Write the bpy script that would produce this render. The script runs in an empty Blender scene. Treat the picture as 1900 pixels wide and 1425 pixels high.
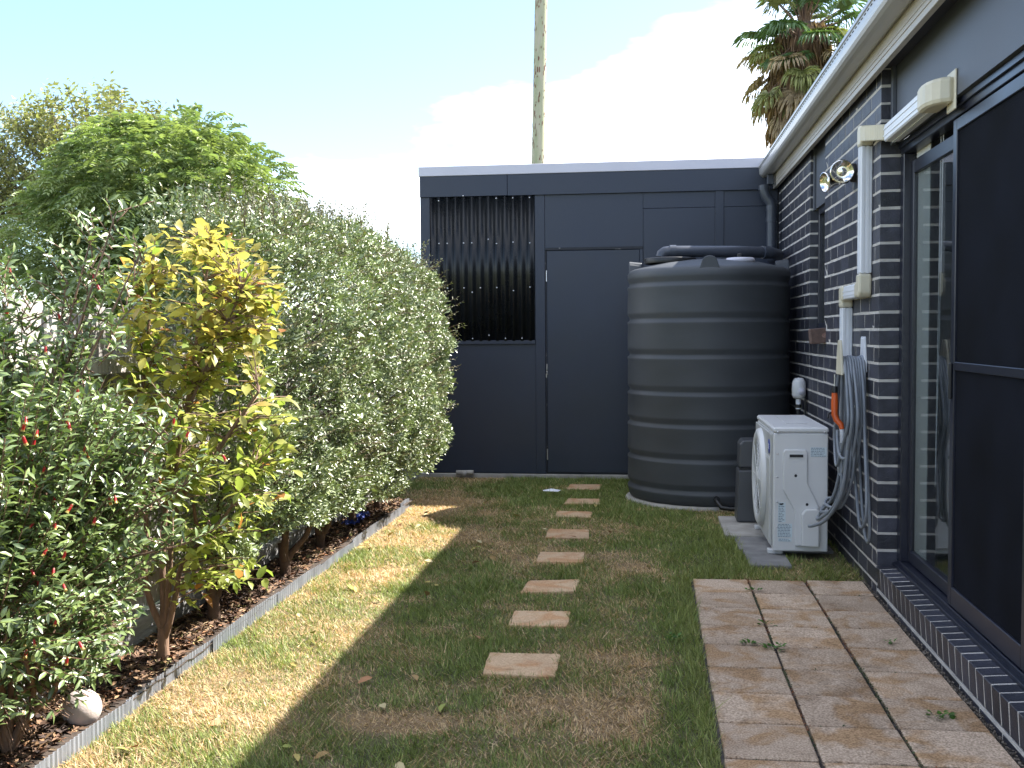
import bpy, bmesh, math, random
import numpy as np
from mathutils import Vector, Matrix

random.seed(7)
RNG = np.random.default_rng(11)
R = math.radians
scene = bpy.context.scene
COL = scene.collection

# ------------------------------------------------------------------ camera
CAM_H = 1.3386
YAW, PITCH, ROLL = 0.1288, 0.0487, -0.0074
cam_d = bpy.data.cameras.new("camera")
cam_d.sensor_width = 36.0
cam_d.lens = 1959.08 / 1900 * 36.0
cam_d.clip_start = 0.05
cam_d.clip_end = 3000
cam = bpy.data.objects.new("camera", cam_d)
COL.objects.link(cam)
F0 = Vector((-math.sin(YAW), math.cos(YAW), 0)); R0 = Vector((math.cos(YAW), math.sin(YAW), 0)); U0 = Vector((0, 0, 1))
Fv = F0 * math.cos(PITCH) - U0 * math.sin(PITCH)
Uv = U0 * math.cos(PITCH) + F0 * math.sin(PITCH)
Rv = R0 * math.cos(ROLL) + Uv * math.sin(ROLL)
U2 = Uv * math.cos(ROLL) - R0 * math.sin(ROLL)
M = Matrix((Rv, U2, -Fv)).transposed().to_4x4()
M.translation = Vector((0, 0, CAM_H))
cam.matrix_world = M
scene.camera = cam

# ------------------------------------------------------------------ world and sun
SUN_DIR = Vector((0.80, 0.56, 1.0)).normalized()       # towards the sun
SUN_EL = math.asin(SUN_DIR.z)
SUN_AZ = math.atan2(SUN_DIR.x, SUN_DIR.y)
world = bpy.data.worlds.new("World")
scene.world = world
world.use_nodes = True
wn, wl = world.node_tree.nodes, world.node_tree.links
wn.clear()
out = wn.new("ShaderNodeOutputWorld")
bg = wn.new("ShaderNodeBackground"); bg.inputs["Strength"].default_value = 0.096
sky = wn.new("ShaderNodeTexSky"); sky.sky_type = 'NISHITA'; sky.sun_disc = False
sky.sun_elevation = SUN_EL; sky.sun_rotation = SUN_AZ
sky.air_density = 1.0; sky.dust_density = 0.5; sky.ozone_density = 5.0
tc = wn.new("ShaderNodeTexCoord")
mp = wn.new("ShaderNodeMapping"); mp.inputs["Scale"].default_value = (1.0, 1.0, 2.6); mp.inputs["Location"].default_value = (4.26, 0.80, 8.41)
nz = wn.new("ShaderNodeTexNoise"); nz.inputs["Scale"].default_value = 1.4; nz.inputs["Detail"].default_value = 7; nz.inputs["Roughness"].default_value = 0.60
rmp = wn.new("ShaderNodeValToRGB")
rmp.color_ramp.elements[0].position = 0.46; rmp.color_ramp.elements[0].color = (0.03, 0.03, 0.03, 1)
rmp.color_ramp.elements[1].position = 0.64; rmp.color_ramp.elements[1].color = (0.9, 0.9, 0.9, 1)
mix = wn.new("ShaderNodeMixRGB"); mix.inputs["Color2"].default_value = (11.0, 11.1, 11.3, 1)
wl.new(tc.outputs["Generated"], mp.inputs["Vector"]); wl.new(mp.outputs["Vector"], nz.inputs["Vector"])
wl.new(nz.outputs["Fac"], rmp.inputs["Fac"]); wl.new(rmp.outputs["Color"], mix.inputs["Fac"])
wl.new(sky.outputs["Color"], mix.inputs["Color1"]); wl.new(mix.outputs["Color"], bg.inputs["Color"])
wl.new(bg.outputs["Background"], out.inputs["Surface"])

sun_d = bpy.data.lights.new("sun", 'SUN'); sun_d.energy = 5.0; sun_d.angle = R(0.53); sun_d.color = (1.0, 0.945, 0.86)
sun = bpy.data.objects.new("sun", sun_d); COL.objects.link(sun)
sun.rotation_mode = 'QUATERNION'; sun.rotation_quaternion = SUN_DIR.to_track_quat('Z', 'Y'); sun.location = (8, 6, 12)

vs = scene.view_settings
vs.view_transform = 'Standard'; vs.look = 'None'; vs.exposure = 1.9; vs.gamma = 1.0; vs.use_curve_mapping = False
scene.render.engine = 'CYCLES'
scene.cycles.max_bounces = 5
scene.cycles.diffuse_bounces = 2
scene.cycles.glossy_bounces = 3
scene.cycles.transparent_max_bounces = 12

# ------------------------------------------------------------------ helpers
def link(o, parent=None):
    COL.objects.link(o)
    if parent is not None:
        o.parent = parent
    return o

def root_loc(o):
    v = Vector((0, 0, 0))
    while o is not None:
        v += o.location; o = o.parent
    return v

def tag(o, label=None, cat=None, group=None, kind=None):
    if label: o["label"] = label
    if cat: o["category"] = cat
    if group: o["group"] = group
    if kind: o["kind"] = kind
    return o

def thing(name, loc, label, cat, group=None):
    o = bpy.data.objects.new(name, None); o.location = loc; o.empty_display_size = 0.1
    link(o)
    return tag(o, label, cat, group)

class MB:
    """collects world-space shapes into one mesh"""
    def __init__(s): s.v = []; s.f = []; s.sm = []
    def add(s, vs, fs, smooth=False):
        n = len(s.v); s.v += [tuple(q) for q in vs]
        for f in fs: s.f.append(tuple(n + i for i in f)); s.sm.append(smooth)
        return s
    def box(s, x0, x1, y0, y1, z0, z1, bev=0.0, rot=None):
        c = Vector(((x0 + x1) / 2, (y0 + y1) / 2, (z0 + z1) / 2)); h = Vector(((x1 - x0) / 2, (y1 - y0) / 2, (z1 - z0) / 2))
        vs, fs = cbox(h, bev)
        m = rot if rot is not None else Matrix.Identity(3)
        return s.add([c + m @ Vector(q) for q in vs], fs)
    def tube(s, pts, r, seg=10, caps=True, closed=False):
        pts = [Vector(p) for p in pts]; n = len(pts)
        rs = r if isinstance(r, (list, tuple)) else [r] * n
        vs, fs = [], []
        up = None
        for i in range(n):
            if closed: t = pts[(i + 1) % n] - pts[i - 1]
            else: t = pts[min(i + 1, n - 1)] - pts[max(i - 1, 0)]
            t.normalize()
            if up is None:
                up = Vector((0, 0, 1)) if abs(t.z) < 0.9 else Vector((1, 0, 0))
            a = t.cross(up)
            if a.length < 1e-5: a = t.orthogonal()
            a.normalize(); b = a.cross(t).normalized(); up = b
            for k in range(seg):
                th = 2 * math.pi * k / seg
                vs.append(pts[i] + (a * math.cos(th) + b * math.sin(th)) * rs[i])
        m = n if closed else n - 1
        for i in range(m):
            j = (i + 1) % n
            for k in range(seg):
                k2 = (k + 1) % seg
                fs.append((i * seg + k, j * seg + k, j * seg + k2, i * seg + k2))
        s.add(vs, fs, True)
        if caps and not closed:
            s.add(vs[:seg], [tuple(range(seg))]); s.add(vs[-seg:], [tuple(reversed(range(seg)))])
        return s
    def lathe(s, prof, c, axis='z', seg=48, smooth=True):
        c = Vector(c); vs, fs = [], []
        for r, h in prof:
            for k in range(seg):
                th = 2 * math.pi * k / seg; a, b = r * math.cos(th), r * math.sin(th)
                q = (a, b, h) if axis == 'z' else ((h, a, b) if axis == 'x' else (a, h, b))
                vs.append(c + Vector(q))
        for i in range(len(prof) - 1):
            for k in range(seg):
                k2 = (k + 1) % seg
                fs.append((i * seg + k, i * seg + k2, (i + 1) * seg + k2, (i + 1) * seg + k))
        return s.add(vs, fs, smooth)
    def prism(s, poly, axis, a0, a1):
        """poly in the plane normal to axis; 'y': (x,z) 'x': (y,z) 'z': (x,y)"""
        n = len(poly)
        def P(q, a): return (a, q[0], q[1]) if axis == 'x' else ((q[0], a, q[1]) if axis == 'y' else (q[0], q[1], a))
        vs = [P(q, a0) for q in poly] + [P(q, a1) for q in poly]
        fs = [tuple(range(n)), tuple(range(2 * n - 1, n - 1, -1))]
        for i in range(n):
            j = (i + 1) % n; fs.append((i, i + n, j + n, j))
        return s.add(vs, fs)
    def build(s, name, mat, parent=None, autosmooth=None, bevel=None):
        off = root_loc(parent) if parent is not None else Vector((0, 0, 0))
        me = bpy.data.meshes.new(name)
        me.from_pydata([tuple(Vector(q) - off) for q in s.v], [], s.f)
        me.update(); fix_normals(me)
        for i, p in enumerate(me.polygons): p.use_smooth = s.sm[i]
        o = bpy.data.objects.new(name, me); me.materials.append(mat)
        link(o, parent)
        if bevel:
            b = o.modifiers.new("bevel", 'BEVEL'); b.width = bevel; b.segments = 2; b.limit_method = 'ANGLE'; b.angle_limit = R(40)
        return o

def fix_normals(me):
    bm = bmesh.new(); bm.from_mesh(me)
    bmesh.ops.recalc_face_normals(bm, faces=bm.faces)
    bm.to_mesh(me); bm.free()

_cb = {}
def cbox(h, bev):
    key = (round(h[0], 5), round(h[1], 5), round(h[2], 5), bev)
    if key in _cb: return _cb[key]
    bm = bmesh.new(); bmesh.ops.create_cube(bm, size=2)
    for v in bm.verts: v.co = Vector((v.co.x * h[0], v.co.y * h[1], v.co.z * h[2]))
    if bev > 0:
        bmesh.ops.bevel(bm, geom=list(bm.edges), offset=bev, segments=1, affect='EDGES', profile=0.5)
    bm.verts.ensure_lookup_table()
    r = ([tuple(v.co) for v in bm.verts], [tuple(v.index for v in f.verts) for f in bm.faces])
    bm.verts.index_update()
    r = ([tuple(v.co) for v in bm.verts], [tuple(v.index for v in f.verts) for f in bm.faces])
    bm.free(); _cb[key] = r
    return r

def mesh_from_np(name, V, F, mat, parent=None, col=None, smooth=False):
    """V (n,3), F (m,k) with constant k; col (n,3) point colours"""
    off = np.array(root_loc(parent)) if parent is not None else np.zeros(3)
    V = np.asarray(V, dtype=np.float32) - off.astype(np.float32)
    F = np.asarray(F, dtype=np.int32); k = F.shape[1]
    me = bpy.data.meshes.new(name)
    me.vertices.add(len(V)); me.vertices.foreach_set("co", V.ravel())
    me.loops.add(F.size); me.loops.foreach_set("vertex_index", F.ravel())
    me.polygons.add(len(F)); me.polygons.foreach_set("loop_start", np.arange(len(F), dtype=np.int32) * k)
    if smooth: me.polygons.foreach_set("use_smooth", np.ones(len(F), dtype=bool))
    me.update(calc_edges=True)
    if col is not None:
        at = me.color_attributes.new("Col", 'FLOAT_COLOR', 'POINT')
        c4 = np.ones((len(V), 4), dtype=np.float32); c4[:, :3] = col
        at.data.foreach_set("color", c4.ravel())
    me.materials.append(mat)
    o = bpy.data.objects.new(name, me); link(o, parent)
    return o

# ---- materials
def new_mat(name):
    m = bpy.data.materials.new(name); m.use_nodes = True
    n, l = m.node_tree.nodes, m.node_tree.links
    return m, n, l, n["Principled BSDF"]

def mat(name, base, rough=0.6, metal=0.0, var=0.15, scale=6.0, bump=0.0, bscale=60.0, spec=0.5, objvar=0.0, base2=None, stretch=None, detail=5, coat=0.0):
    m, n, l, p = new_mat(name)
    p.inputs["Roughness"].default_value = rough; p.inputs["Metallic"].default_value = metal
    p.inputs["Specular IOR Level"].default_value = spec
    if coat: p.inputs["Coat Weight"].default_value = coat; p.inputs["Coat Roughness"].default_value = 0.15
    geo = n.new("ShaderNodeTexCoord"); vec = geo.outputs["Object"]
    if stretch:
        mp_ = n.new("ShaderNodeMapping"); mp_.inputs["Scale"].default_value = stretch; l.new(vec, mp_.inputs["Vector"]); vec = mp_.outputs["Vector"]
    t = n.new("ShaderNodeTexNoise"); t.inputs["Scale"].default_value = scale; t.inputs["Detail"].default_value = detail
    l.new(vec, t.inputs["Vector"])
    r = n.new("ShaderNodeValToRGB"); r.color_ramp.elements[0].position = 0.3; r.color_ramp.elements[1].position = 0.7
    b2 = base2 if base2 else tuple(min(1, c * (1 + var)) for c in base)
    b1 = base if base2 else tuple(c * (1 - var) for c in base)
    r.color_ramp.elements[0].color = (*b1, 1); r.color_ramp.elements[1].color = (*b2, 1)
    l.new(t.outputs["Fac"], r.inputs["Fac"]); c = r.outputs["Color"]
    if objvar:
        oi = n.new("ShaderNodeObjectInfo"); mr = n.new("ShaderNodeMapRange"); mr.inputs["To Min"].default_value = 1 - objvar; mr.inputs["To Max"].default_value = 1 + objvar
        l.new(oi.outputs["Random"], mr.inputs["Value"])
        mx = n.new("ShaderNodeVectorMath"); mx.operation = 'SCALE'; l.new(c, mx.inputs[0]); l.new(mr.outputs["Result"], mx.inputs["Scale"]); c = mx.outputs["Vector"]
    l.new(c, p.inputs["Base Color"])
    rr = n.new("ShaderNodeMapRange"); rr.inputs["To Min"].default_value = max(0.03, rough - 0.1); rr.inputs["To Max"].default_value = min(1, rough + 0.1)
    l.new(t.outputs["Fac"], rr.inputs["Value"]); l.new(rr.outputs["Result"], p.inputs["Roughness"])
    if bump:
        t2 = n.new("ShaderNodeTexNoise"); t2.inputs["Scale"].default_value = bscale; t2.inputs["Detail"].default_value = 4; l.new(vec, t2.inputs["Vector"])
        bp = n.new("ShaderNodeBump"); bp.inputs["Strength"].default_value = bump; bp.inputs["Distance"].default_value = 0.01
        l.new(t2.outputs["Fac"], bp.inputs["Height"]); l.new(bp.outputs["Normal"], p.inputs["Normal"])
    return m

def foliage_mat(name, rough=0.35, trans=0.35, spec=0.5, tint=(1.0, 1.15, 0.5)):
    m, n, l, p = new_mat(name)
    a = n.new("ShaderNodeAttribute"); a.attribute_name = "Col"
    l.new(a.outputs["Color"], p.inputs["Base Color"])
    p.inputs["Roughness"].default_value = rough; p.inputs["Specular IOR Level"].default_value = spec
    tr = n.new("ShaderNodeBsdfTranslucent")
    mx = n.new("ShaderNodeVectorMath"); mx.operation = 'MULTIPLY'; mx.inputs[1].default_value = tint
    l.new(a.outputs["Color"], mx.inputs[0]); l.new(mx.outputs["Vector"], tr.inputs["Color"])
    ms = n.new("ShaderNodeMixShader"); ms.inputs["Fac"].default_value = trans
    o = n["Material Output"]
    l.new(p.outputs["BSDF"], ms.inputs[1]); l.new(tr.outputs["BSDF"], ms.inputs[2]); l.new(ms.outputs["Shader"], o.inputs["Surface"])
    return m

def attr_mat(name, rough=0.8, bump=0.0, bscale=80):
    m, n, l, p = new_mat(name)
    a = n.new("ShaderNodeAttribute"); a.attribute_name = "Col"; p.inputs["Roughness"].default_value = rough
    t = n.new("ShaderNodeTexNoise"); t.inputs["Scale"].default_value = bscale; t.inputs["Detail"].default_value = 6
    tcx = n.new("ShaderNodeTexCoord"); l.new(tcx.outputs["Object"], t.inputs["Vector"])
    mr = n.new("ShaderNodeMapRange"); mr.inputs["To Min"].default_value = 0.6; mr.inputs["To Max"].default_value = 1.4; l.new(t.outputs["Fac"], mr.inputs["Value"])
    mx = n.new("ShaderNodeVectorMath"); mx.operation = 'SCALE'; l.new(a.outputs["Color"], mx.inputs[0]); l.new(mr.outputs["Result"], mx.inputs["Scale"])
    l.new(mx.outputs["Vector"], p.inputs["Base Color"])
    if bump:
        bp = n.new("ShaderNodeBump"); bp.inputs["Strength"].default_value = bump; bp.inputs["Distance"].default_value = 0.02
        l.new(t.outputs["Fac"], bp.inputs["Height"]); l.new(bp.outputs["Normal"], p.inputs["Normal"])
    return m

MT = {}
MT['brick'] = mat('charcoal_brick', (0.036, 0.037, 0.051), 0.45, var=0.32, scale=14, bump=0.3, bscale=120, objvar=0.42)
MT['mortar'] = mat('mortar', (0.52, 0.49, 0.45), 0.9, var=0.18, scale=9, bump=0.5, bscale=160)
MT['sillbrick'] = mat('brown_brick', (0.12, 0.075, 0.06), 0.8, var=0.3, scale=20, bump=0.5, bscale=90)
MT['redcore'] = mat('broken_brick_core', (0.20, 0.06, 0.035), 0.9, scale=30, base2=(0.45, 0.40, 0.34), bump=0.8, bscale=60)
MT['cream'] = mat('cream_paint', (0.46, 0.42, 0.37), 0.38, var=0.06, scale=3, bump=0.05, bscale=30)
MT['gutter'] = mat('gutter_steel', (0.43, 0.42, 0.425), 0.30, var=0.12, scale=2.5, stretch=(1, 0.3, 3))
MT['soffit'] = mat('dark_soffit', (0.03, 0.03, 0.035), 0.7)
MT['panel'] = mat('grey_panel', (0.075, 0.082, 0.10), 0.5, var=0.08, scale=2.0, bump=0.06, bscale=200)
MT['alu'] = mat('dark_aluminium', (0.010, 0.012, 0.024), 0.32, var=0.1, scale=3, spec=0.7)
MT['screen'] = mat('insect_screen', (0.005, 0.006, 0.010), 0.9, var=0.5, scale=3.2, bump=0.35, bscale=900, spec=0.12)
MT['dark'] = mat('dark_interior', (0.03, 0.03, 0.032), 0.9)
MT['room'] = mat('room_paint', (0.35, 0.35, 0.35), 0.9)
MT['blind'] = mat('pale_blind', (0.55, 0.55, 0.53), 0.8, var=0.04)
MT['roof'] = mat('roof_steel', (0.20, 0.20, 0.21), 0.5)
MT['shed'] = mat('shed_paint', (0.014, 0.020, 0.039), 0.42, var=0.10, scale=1.6, bump=0.05, bscale=140)
MT['shed2'] = mat('shed_door_paint', (0.013, 0.019, 0.037), 0.42, var=0.14, scale=2.2, bump=0.06, bscale=140)
MT['trim'] = mat('pale_flashing', (0.50, 0.49, 0.55), 0.4, var=0.05, scale=2)
MT['smoke'] = mat('smoked_plastic', (0.008, 0.009, 0.010), 0.28, var=0.3, scale=3, spec=0.28)
MT['screw'] = mat('screw_steel', (0.62, 0.62, 0.64), 0.3, metal=0.8)
MT['concrete'] = mat('concrete', (0.33, 0.31, 0.28), 0.9, var=0.25, scale=7, bump=0.4, bscale=90)
MT['slab'] = mat('dark_concrete', (0.17, 0.165, 0.16), 0.9, var=0.3, scale=8, bump=0.4, bscale=90, objvar=0.25)
MT['worn'] = mat('worn_paint_edge', (0.012, 0.014, 0.02), 0.7, scale=9, base2=(0.42, 0.40, 0.37), stretch=(1, 1, 1), detail=8)
_r = [x for x in MT['worn'].node_tree.nodes if x.type == 'VALTORGB'][0]; _r.color_ramp.elements[0].position = 0.61; _r.color_ramp.elements[1].position = 0.70
MT['tank'] = mat('tank_plastic', (0.048, 0.053, 0.060), 0.55, var=0.14, scale=2.0, bump=0.04, bscale=40, stretch=(1, 1, 3))
MT['pvc'] = mat('grey_pvc', (0.045, 0.052, 0.070), 0.38, var=0.1, scale=5)
MT['white'] = mat('white_plastic', (0.72, 0.73, 0.76), 0.4, var=0.05, scale=4)
MT['ivory'] = mat('aged_ivory_plastic', (0.60, 0.55, 0.42), 0.45, var=0.1, scale=8)
MT['acwhite'] = mat('unit_enamel', (0.62, 0.62, 0.62), 0.38, var=0.06, scale=3)
MT['acgrime'] = mat('unit_panel', (0.46, 0.46, 0.45), 0.45, var=0.15, scale=5)
MT['label'] = mat('paper_label', (0.58, 0.66, 0.70), 0.6, var=0.04)
MT['print'] = mat('label_print', (0.16, 0.20, 0.25), 0.7)
MT['blue'] = mat('blue_badge', (0.02, 0.05, 0.30), 0.35)
MT['black'] = mat('black_plastic', (0.012, 0.012, 0.013), 0.45)
MT['orange'] = mat('orange_plastic', (0.62, 0.10, 0.015), 0.4, var=0.15)
MT['hose'] = mat('grey_hose', (0.20, 0.22, 0.25), 0.42, var=0.15, scale=12)
MT['chrome'] = mat('reflector', (0.75, 0.73, 0.70), 0.12, metal=1.0, var=0.1, scale=30)
MT['pump'] = mat('pump_cover', (0.060, 0.063, 0.070), 0.4, var=0.08)
MT['timber'] = mat('weathered_timber', (0.22, 0.20, 0.19), 0.9, scale=10, base2=(0.42, 0.40, 0.38), stretch=(6, 6, 0.6), bump=0.6, bscale=40, objvar=0.25)
MT['plinth'] = mat('plinth_timber', (0.22, 0.22, 0.22), 0.9, scale=8, base2=(0.38, 0.38, 0.38), stretch=(6, 0.6, 6), bump=0.4, bscale=40)
MT['edge'] = mat('galvanised_edging', (0.27, 0.29, 0.33), 0.45, metal=0.35, var=0.2, scale=9)
MT['bark'] = mat('smooth_bark', (0.20, 0.125, 0.085), 0.8, var=0.3, scale=12, stretch=(4, 4, 1), bump=0.3, bscale=50)
MT['hbark'] = mat('hedge_bark', (0.11, 0.07, 0.05), 0.85, var=0.35, scale=14, bump=0.5, bscale=60)
MT['tbark'] = mat('tree_bark', (0.09, 0.075, 0.06), 0.9, var=0.3, bump=0.6, bscale=12)
MT['stone'] = mat('pale_stone', (0.52, 0.45, 0.42), 0.8, var=0.06, scale=40, bump=0.15, bscale=150)
MT['pole'] = mat('mossy_pole', (0.30, 0.32, 0.20), 0.9, scale=3.0, base2=(0.42, 0.38, 0.30), stretch=(5, 5, 1), bump=0.3, bscale=25)
MT['poleknot'] = mat('pole_stain', (0.16, 0.07, 0.05), 0.9)
MT['soil'] = mat('garden_soil', (0.050, 0.036, 0.028), 0.95, var=0.45, scale=25, bump=0.9, bscale=60)
MT['litter'] = attr_mat('leaf_litter', 0.85)
MT['grass'] = foliage_mat('grass_blade', 0.5, 0.30, 0.3, (1.0, 1.05, 0.6))
MT['lawn'] = attr_mat('lawn_thatch', 0.95, 0.8, 110)
MT['ground'] = mat('far_ground', (0.10, 0.11, 0.045), 0.95, var=0.3, scale=0.6)
MT['gravel'] = mat('gravel_strip', (0.07, 0.06, 0.052), 0.95, var=0.5, scale=60, bump=1.0, bscale=120)
MT['hedgeleaf'] = foliage_mat('hedge_leaf', 0.37, 0.13, 1.0)
MT['bellleaf'] = foliage_mat('bell_shrub_leaf', 0.36, 0.22, 1.0)
MT['crepeleaf'] = foliage_mat('golden_leaf', 0.42, 0.55, 0.7, (1.1, 1.12, 0.8))
MT['treeleaf'] = foliage_mat('feathery_leaf', 0.5, 0.30, 0.5)
MT['palmleaf'] = foliage_mat('palm_leaf', 0.5, 0.25, 0.4)
MT['flower'] = foliage_mat('bell_flower', 0.4, 0.3, 0.5, (1, 0.7, 0.5))

# glass: mirror-like at grazing angles, otherwise clear
def glass_mat():
    m, n, l, p = new_mat('window_glass')
    n.remove(p)
    lw = n.new("ShaderNodeLayerWeight"); lw.inputs["Blend"].default_value = 0.5
    pw = n.new("ShaderNodeMath"); pw.operation = 'POWER'; pw.inputs[1].default_value = 3.5; l.new(lw.outputs["Facing"], pw.inputs[0])
    fr = n.new("ShaderNodeMapRange"); fr.inputs["To Min"].default_value = 0.05; fr.inputs["To Max"].default_value = 0.62; l.new(pw.outputs["Value"], fr.inputs["Value"])
    tr = n.new("ShaderNodeBsdfTransparent"); tr.inputs["Color"].default_value = (0.82, 0.85, 0.85, 1)
    gl = n.new("ShaderNodeBsdfGlossy"); gl.inputs["Roughness"].default_value = 0.01
    ms = n.new("ShaderNodeMixShader")
    l.new(fr.outputs["Result"], ms.inputs["Fac"]); l.new(tr.outputs["BSDF"], ms.inputs[1]); l.new(gl.outputs["BSDF"], ms.inputs[2])
    l.new(ms.outputs["Shader"], n["Material Output"].inputs["Surface"])
    return m
MT['glass'] = glass_mat()

def paver_mat(name, c1, c2, stain, s2, stain_amt, rand=True):
    m, n, l, p = new_mat(name)
    p.inputs["Roughness"].default_value = 0.88; p.inputs["Specular IOR Level"].default_value = 0.3
    g = n.new("ShaderNodeTexCoord"); oi = n.new("ShaderNodeObjectInfo")
    ad = n.new("ShaderNodeVectorMath"); ad.operation = 'ADD'
    sc = n.new("ShaderNodeVectorMath"); sc.operation = 'SCALE'; sc.inputs["Scale"].default_value = 37.0
    l.new(oi.outputs["Random"], sc.inputs[0]); l.new(g.outputs["Object"], ad.inputs[0]); l.new(sc.outputs["Vector"], ad.inputs[1])
    v = ad.outputs["Vector"]
    sp = n.new("ShaderNodeTexNoise"); sp.inputs["Scale"].default_value = 150; sp.inputs["Detail"].default_value = 3; l.new(v, sp.inputs["Vector"])
    r1 = n.new("ShaderNodeValToRGB"); r1.color_ramp.elements[0].position = 0.35; r1.color_ramp.elements[1].position = 0.66
    r1.color_ramp.elements[0].color = (*c1, 1); r1.color_ramp.elements[1].color = (*c2, 1); l.new(sp.outputs["Fac"], r1.inputs["Fac"])
    cur = r1.outputs["Color"]
    for (col, scl, lo, hi, amt) in ((stain, 5.5, 0.47, 0.60, stain_amt), (s2, 3.6, 0.46, 0.68, 0.7), ((0.42, 0.40, 0.36), 11.0, 0.60, 0.74, 0.6)):
        t = n.new("ShaderNodeTexNoise"); t.inputs["Scale"].default_value = scl; t.inputs["Detail"].default_value = 5; t.inputs["Roughness"].default_value = 0.55; t.inputs["Distortion"].default_value = 0.6
        of = n.new("ShaderNodeVectorMath"); of.operation = 'ADD'; of.inputs[1].default_value = (scl * 3, scl, 0); l.new(v, of.inputs[0]); l.new(of.outputs["Vector"], t.inputs["Vector"])
        rr = n.new("ShaderNodeMapRange"); rr.inputs["From Min"].default_value = lo; rr.inputs["From Max"].default_value = hi; rr.inputs["To Max"].default_value = amt; l.new(t.outputs["Fac"], rr.inputs["Value"])
        mx = n.new("ShaderNodeMixRGB"); mx.blend_type = 'MULTIPLY'; l.new(rr.outputs["Result"], mx.inputs["Fac"]); l.new(cur, mx.inputs["Color1"]); mx.inputs["Color2"].default_value = (*col, 1)
        cur = mx.outputs["Color"]
    mr = n.new("ShaderNodeMapRange"); mr.inputs["To Min"].default_value = 0.84; mr.inputs["To Max"].default_value = 1.12; l.new(oi.outputs["Random"], mr.inputs["Value"])
    sv = n.new("ShaderNodeVectorMath"); sv.operation = 'SCALE'; l.new(cur, sv.inputs[0]); l.new(mr.outputs["Result"], sv.inputs["Scale"]); cur = sv.outputs["Vector"]
    l.new(cur, p.inputs["Base Color"])
    bp = n.new("ShaderNodeBump"); bp.inputs["Strength"].default_value = 0.5; bp.inputs["Distance"].default_value = 0.004
    l.new(sp.outputs["Fac"], bp.inputs["Height"]); l.new(bp.outputs["Normal"], p.inputs["Normal"])
    return m
MT['paver'] = paver_mat('paver_concrete', (0.31, 0.225, 0.155), (0.65, 0.50, 0.375), (0.74, 0.56, 0.33), (0.60, 0.56, 0.52), 0.75)
MT['step'] = paver_mat('sandstone_step', (0.48, 0.32, 0.19), (0.66, 0.47, 0.30), (0.85, 0.60, 0.40), (0.85, 0.8, 0.78), 0.7)

# ------------------------------------------------------------------ numpy noise
def vnoise(x, y, s, seed):
    rg = np.random.default_rng(seed); g = rg.random((64, 64))
    X, Y = x * s + 31.3, y * s + 17.7
    xi, yi = np.floor(X).astype(int), np.floor(Y).astype(int); fx, fy = X - xi, Y - yi
    fx = fx * fx * (3 - 2 * fx); fy = fy * fy * (3 - 2 * fy)
    a = g[xi % 64, yi % 64]; b = g[(xi + 1) % 64, yi % 64]; c = g[xi % 64, (yi + 1) % 64]; d = g[(xi + 1) % 64, (yi + 1) % 64]
    return (a * (1 - fx) + b * fx) * (1 - fy) + (c * (1 - fx) + d * fx) * fy
def fbm(x, y, s, seed): return (vnoise(x, y, s, seed) + 0.5 * vnoise(x, y, 2.1 * s, seed + 1) + 0.25 * vnoise(x, y, 4.3 * s, seed + 2)) / 1.75

# ------------------------------------------------------------------ ground, lawn, bed
HX = 1.145            # outer face of the house wall
FX = -2.15            # fence line
SY = 9.62             # front of the shed
EDX = -1.83           # bed edging
mb = MB(); mb.add([(-900, -900, -0.06), (900, -900, -0.06), (900, 900, -0.06), (-900, 900, -0.06)], [(0, 1, 2, 3)])
tag(mb.build('ground', MT['ground']), kind='structure')

def dryness(x, y):
    d = fbm(x, y, 1.7, 3) * 1.5 - 0.46 + 0.9 * (fbm(x, y, 7.0, 9) - 0.5)
    d += 0.34 * np.clip((-0.95 - x) / 0.5, 0, 1) * (0.5 + 0.9 * fbm(x, y, 2.4, 14))
    d += 0.9 * np.exp(-(((x + 0.80) / 0.26) ** 2 + ((y - 3.50) / 0.12) ** 2) ** 2)
    d += 0.6 * np.exp(-(((x + 1.35) / 0.30) ** 2 + ((y - 5.62) / 0.22) ** 2))
    d += 0.35 * np.exp(-(((x + 1.6) / 0.3) ** 2 + ((y - 8.0) / 0.5) ** 2))
    d -= 0.5 * np.exp(-((x - 0.30) / 0.25) ** 2) * (y < 7.9)
    d -= 0.35 * (y > 8.0) * (x > -1.3)
    return np.clip(d, 0, 1)
GREEN = np.array((0.160, 0.230, 0.062)); GREEN2 = np.array((0.320, 0.350, 0.120)); STRAW = np.array((0.70, 0.53, 0.33)); STRAW2 = np.array((0.50, 0.32, 0.16))
gx = np.linspace(EDX - 0.02, HX + 0.06, 61); gy = np.linspace(1.2, SY + 0.05, 170)
XX, YY = np.meshgrid(gx, gy); X1, Y1 = XX.ravel(), YY.ravel()
Z1 = 0.012 * (fbm(X1, Y1, 1.3, 40) - 0.5)
D1 = dryness(X1, Y1)[:, None]
C1 = (np.array((0.095, 0.095, 0.042)) * (1 - D1) + np.array((0.28, 0.19, 0.105)) * D1) * (0.8 + 0.4 * RNG.random((len(X1), 1)))
idx = np.arange(len(X1)).reshape(XX.shape)
Fq = np.stack([idx[:-1, :-1].ravel(), idx[:-1, 1:].ravel(), idx[1:, 1:].ravel(), idx[1:, :-1].ravel()], 1)
tag(mesh_from_np('lawn', np.stack([X1, Y1, Z1 - 0.004], 1), Fq, MT['lawn'], None, C1), kind='structure')

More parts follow.
